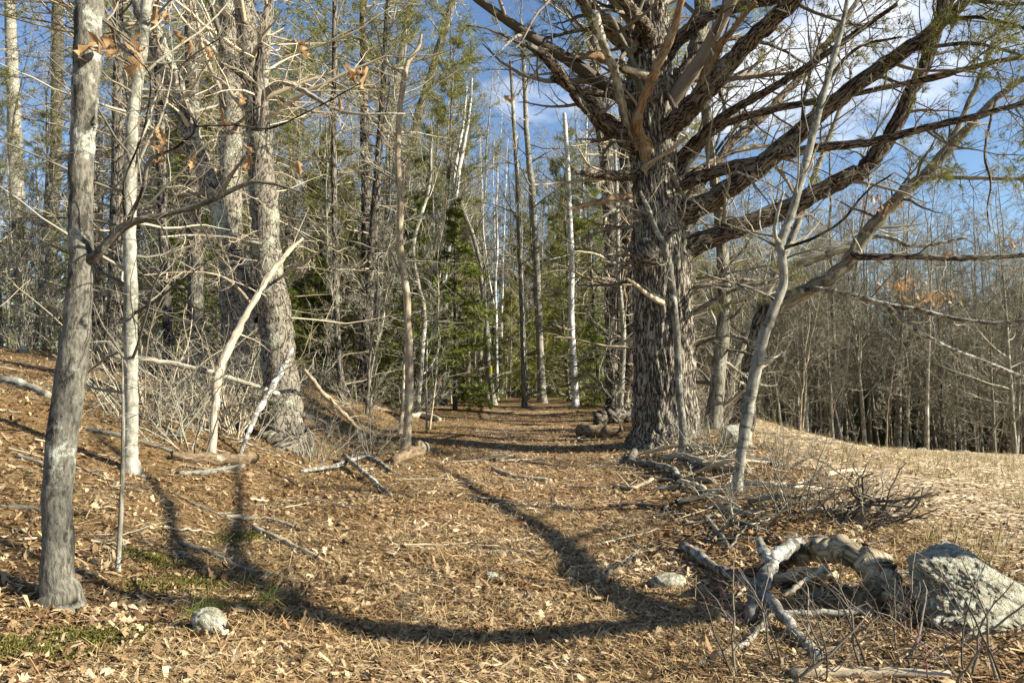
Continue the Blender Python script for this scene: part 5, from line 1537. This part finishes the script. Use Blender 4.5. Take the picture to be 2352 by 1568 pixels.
def boulder():
    g = G(2225, 1440) + np.array([.34, .24, .0])
    n = 150
    th = np.linspace(0, np.pi, n); ph = np.linspace(0, 2 * np.pi, 2 * n, endpoint=False)
    A, B = np.meshgrid(th, ph, indexing='ij')
    v = np.stack([np.sin(A) * np.cos(B), np.sin(A) * np.sin(B), np.cos(A)], -1)
    s = np.sign(v) * np.abs(v) ** .75
    nz = .5 * (vnoise(v * 1.3 + 5, 5) - .5) + .30 * (vnoise(v * 3.1, 6) - .5) + .16 * (vnoise(v * 8, 7) - .5) + .12 * (vnoise(v * 19, 8) - .5) + .09 * (vnoise(v * 42, 9) - .5)
    p = s * (1 + .6 * nz)[..., None] * np.array([.60, .30, .25])
    p = p * (1 - .10 * np.clip((p * np.array([.2, -.75, .5])).sum(-1, keepdims=True) / .2, 0, 1))
    p[..., 1] += .45 * p[..., 2]                  # the near side leans back
    p[..., 2] -= .58 * np.clip(p[..., 0] + .22, 0, 2) * (p[..., 2] > -.12)
    p[..., 1] += .30 * p[..., 0]
    p[..., 2] += .15
    m = 2 * n
    i = np.arange(n - 1)[:, None] * m
    k = np.arange(m)[None]
    Q = np.stack([i + k, i + m + k, i + m + (k + 1) % m, i + (k + 1) % m], -1).reshape(-1, 4)
    tag(link('boulder', mesh_np('boulder', p.reshape(-1, 3), [Q], M['rock']), loc=g), 'big lichen-crusted granite boulder at the right edge beside the bent log', 'boulder')
boulder()
rock('rock', 'small pale grey rock with fallen pine sprigs beside it in the left foreground', 480, 1450, (.10, .08, .10), 3, .3, sink=.62)
rock('rock', 'small dull rock half buried on the right slope of the path', 1535, 1345, (.12, .09, .06), 4, .2, sink=.5)
rock('rock', 'mossy rock at the massive pine foot near the pale slender tree', 1690, 1030, (.24, .18, .20), 5, .1, sink=.3)
rock('rock', 'white chip of stone lying on the path middle', 1130, 1330, (.05, .035, .03), 6, .4, sink=.2)
rock('rock', 'pale boulder on the crest of the left bank behind the front tree', 208, 780, (.30, .24, .22), 7, .1, sink=.3)
rock('rock', 'grey boulder on the bank crest at the left edge', 8, 785, (.35, .28, .28), 8, .1, sink=.3)

def stone_wall():
    rg = rng_(17)
    a, b = np.array([19.0, 43.2]), np.array([33.0, 44.5])
    g0 = np.array([*a, float(H(*a))])
    o = empty('stone_wall', g0, 'low tumbled stone wall along the far edge of the field', 'wall')
    th = np.linspace(0, np.pi, 7); ph = np.linspace(0, 2 * np.pi, 10, endpoint=False)
    A, B = np.meshgrid(th, ph, indexing='ij')
    ms = []
    for k in range(4):
        v = np.stack([np.sin(A) * np.cos(B), np.sin(A) * np.sin(B), np.cos(A)], -1)
        v = v * (1 + .5 * (vnoise(v * 1.6 + k * 5, k)[..., None] - .5)) * np.array([.19, .15, .11])
        i = np.arange(6)[:, None] * 10; kk = np.arange(10)[None]
        Q = np.stack([i + kk, i + 10 + kk, i + 10 + (kk + 1) % 10, i + (kk + 1) % 10], -1).reshape(-1, 4)
        ms.append(mesh_np('stone', v.reshape(-1, 3), [Q], M['rock']))
    for j in range(64):
        t = j / 63
        p = a * (1 - t) + b * t + rg.normal(0, .35, 2)
        s = link('stone', ms[int(rg.integers(4))], o)
        s.location = np.array([*p, float(H(*p)) + rg.choice([.0, .02, .04])]) - g0
        s.rotation_euler = (rg.normal(0, .2), rg.normal(0, .2), rg.uniform(0, 6.28))
        s.scale = [rg.uniform(.4, 1.3)] * 3
stone_wall()

# fallen green pine sprigs by the small rock, pink tape far off
def sprig(px, py, seed, label):
    rg = rng_(seed)
    g = G(px, py) + np.array([0, 0, .03])
    o = empty('pine_sprig', g, label, 'pine sprig')
    c = spline(np.array([(-.08, 0, .02), (0, .02, .05), (.09, .01, .03)]), 8)
    Tubes().add(c, np.linspace(.004, .002, 8), 5).obj('stem', M['twigdark'], o)
    V, Q = blades(rg, c[3:], np.tile([.6, -.3, .15], (5, 1)), 14, .13, .0028, .6)
    link('needles', mesh_np('needles', V, [Q], M['hemlock'], smooth=False), o, 'stuff')
for i, (x, y, l) in enumerate([(470, 1410, 'green pine sprig lying on the small pale rock'), (430, 1440, 'green pine sprig left of the small pale rock'), (530, 1405, 'green pine sprig behind the small pale rock'), (590, 1400, 'green pine sprig farthest right of the small pale rock')]):
    sprig(x, y, 400 + i, l)
def tape():
    g = P(1009, 871, 22.0)
    V = np.array([(0, 0, 0), (.03, .01, .0), (.05, .0, -.12), (.01, .02, -.13), (.02, .01, .05), (-.03, .02, -.08)])
    tag(link('flagging_tape', mesh_np('flagging_tape', V, [np.array([(0, 1, 2, 3)]), np.array([(0, 4, 5)])], M['pink']), loc=g), 'pink flagging tape tied to a twig by the hemlock', 'tape')
tape()

# ------------------------------------------------------------------ labels that single things out
ORD = ['nearest', 'second', 'third', 'fourth', 'fifth', 'sixth', 'seventh', 'eighth', 'ninth', 'tenth', 'eleventh', 'twelfth', 'thirteenth', 'fourteenth', 'fifteenth', 'sixteenth', 'seventeenth', 'eighteenth', 'nineteenth', 'twentieth']
def to_px(o):
    p = np.array(o.location) - EYE
    f = p[1] * CP + p[2] * SP
    return CX + F * p[0] / max(f, .1), p[1]
MARKS = [(140, 'big grey front tree'), (300, 'pale slender tree'), (635, 'thick scaly pine'), (770, 'lone dark trunk'), (935, 'tan crooked tree'), (1040, 'bright bushy hemlock'), (1120, 'blazed tree'), (1315, 'white path-end birch'), (1530, 'massive pine'), (1735, 'dark field-edge oak'), (2105, 'uprooted roots')]
def label_trees():
    rows = {}
    for (look, group), o in zip(REG, REGO):
        x, y = to_px(o)
        beyond = 'field' in group
        if beyond:
            depth = 'at the field edge' if y < 48 else 'inside the far wood' if y < 57 else 'deep in the far wood'
            mk = [m for m in MARKS if m[1] in ('massive pine', 'dark field-edge oak', 'uprooted roots')]
        else:
            depth = 'near the wood edge' if y < 28 else 'mid-wood' if y < 42 else 'deep in the woods'
            mk = MARKS[:-2]
        m = min(mk, key=lambda q: abs(q[0] - x))
        side = 'left' if x < m[0] else 'right'
        rows.setdefault((look, depth, m[1], side), []).append((abs(x - m[0]), o))
    for (look, depth, m, side), v in rows.items():
        v.sort(key=lambda q: q[0])
        for i, (_, o) in enumerate(v):
            n = ORD[min(i, len(ORD) - 1)]
            o['label'] = look + ' ' + depth + ', ' + (n if i else 'nearest') + ' ' + side + ' of ' + m
label_trees()
GMARK = [(140, 1385, 'big grey front tree'), (300, 1080, 'pale slender tree'), (656, 1020, 'thick scaly pine'), (930, 1035, 'tan crooked tree'), (1530, 1010, 'massive pine'), (1692, 1130, 'pale slanting tree'), (1990, 1205, 'uprooted roots'), (1950, 1400, 'bent log'), (2215, 1440, 'lichen-crusted boulder'), (480, 1450, 'small pale rock'), (1535, 1345, 'half-buried rock'), (1130, 1330, 'white stone chip'), (585, 1064, 'rotting brown log'), (960, 1050, 'sawn log'), (1370, 1004, 'split log'), (1800, 1440, 'slanting lichened branch'), (640, 1205, 'pale forked stick'), (1870, 1130, 'bleached pole'), (1600, 1060, 'bleached smooth branch'), (1245, 925, 'peeling tall trunk'), (790, 925, 'lone dark trunk'), (50, 780, 'hollow left trunk'), (390, 866, 'twig-topped dark trunk')]
GM = [(G(a, b), c) for a, b, c in GMARK]
def label_ground(objs, look, keep=''):
    rows = {}
    for o in objs:
        p = np.array(o.location)
        m = min(GM, key=lambda q: np.hypot(*(q[0][:2] - p[:2])))
        dx, dy = (p - m[0])[:2]
        side = ('right of' if dx > 0 else 'left of') if abs(dx) > abs(dy) else ('behind' if dy > 0 else 'in front of')
        rows.setdefault((look(o), side, m[1]), []).append((np.hypot(dx, dy), o))
    for (lk, side, m), v in rows.items():
        v.sort(key=lambda q: q[0])
        for i, (_, o) in enumerate(v):
            o['label'] = lk + ', ' + ORD[min(i, len(ORD) - 1)] + ' ' + side + ' the ' + m
tops = [o for o in COL.objects if o.parent is None]
STK = ['short thin grey stick in the leaves', 'slim bleached stick in the leaves', 'forked tan stick in the leaves', 'forked lichened stick in the leaves', 'stubby bleached stick in the leaves', 'long forked grey stick in the leaves', 'thin forked tan stick in the leaves']
label_ground([o for o in tops if o.name.startswith('fallen_stick')], lambda o: STK[o.get('look', 0)])
SHR = ['tall tangled tan shrub', 'sprawling pale twiggy shrub', 'low dark twiggy shrub', 'thin dark upright shrub', 'slim red-stemmed shrub']
label_ground([o for o in tops if o.get('category') == 'shrub'], lambda o: SHR[o.get('look', 0)])
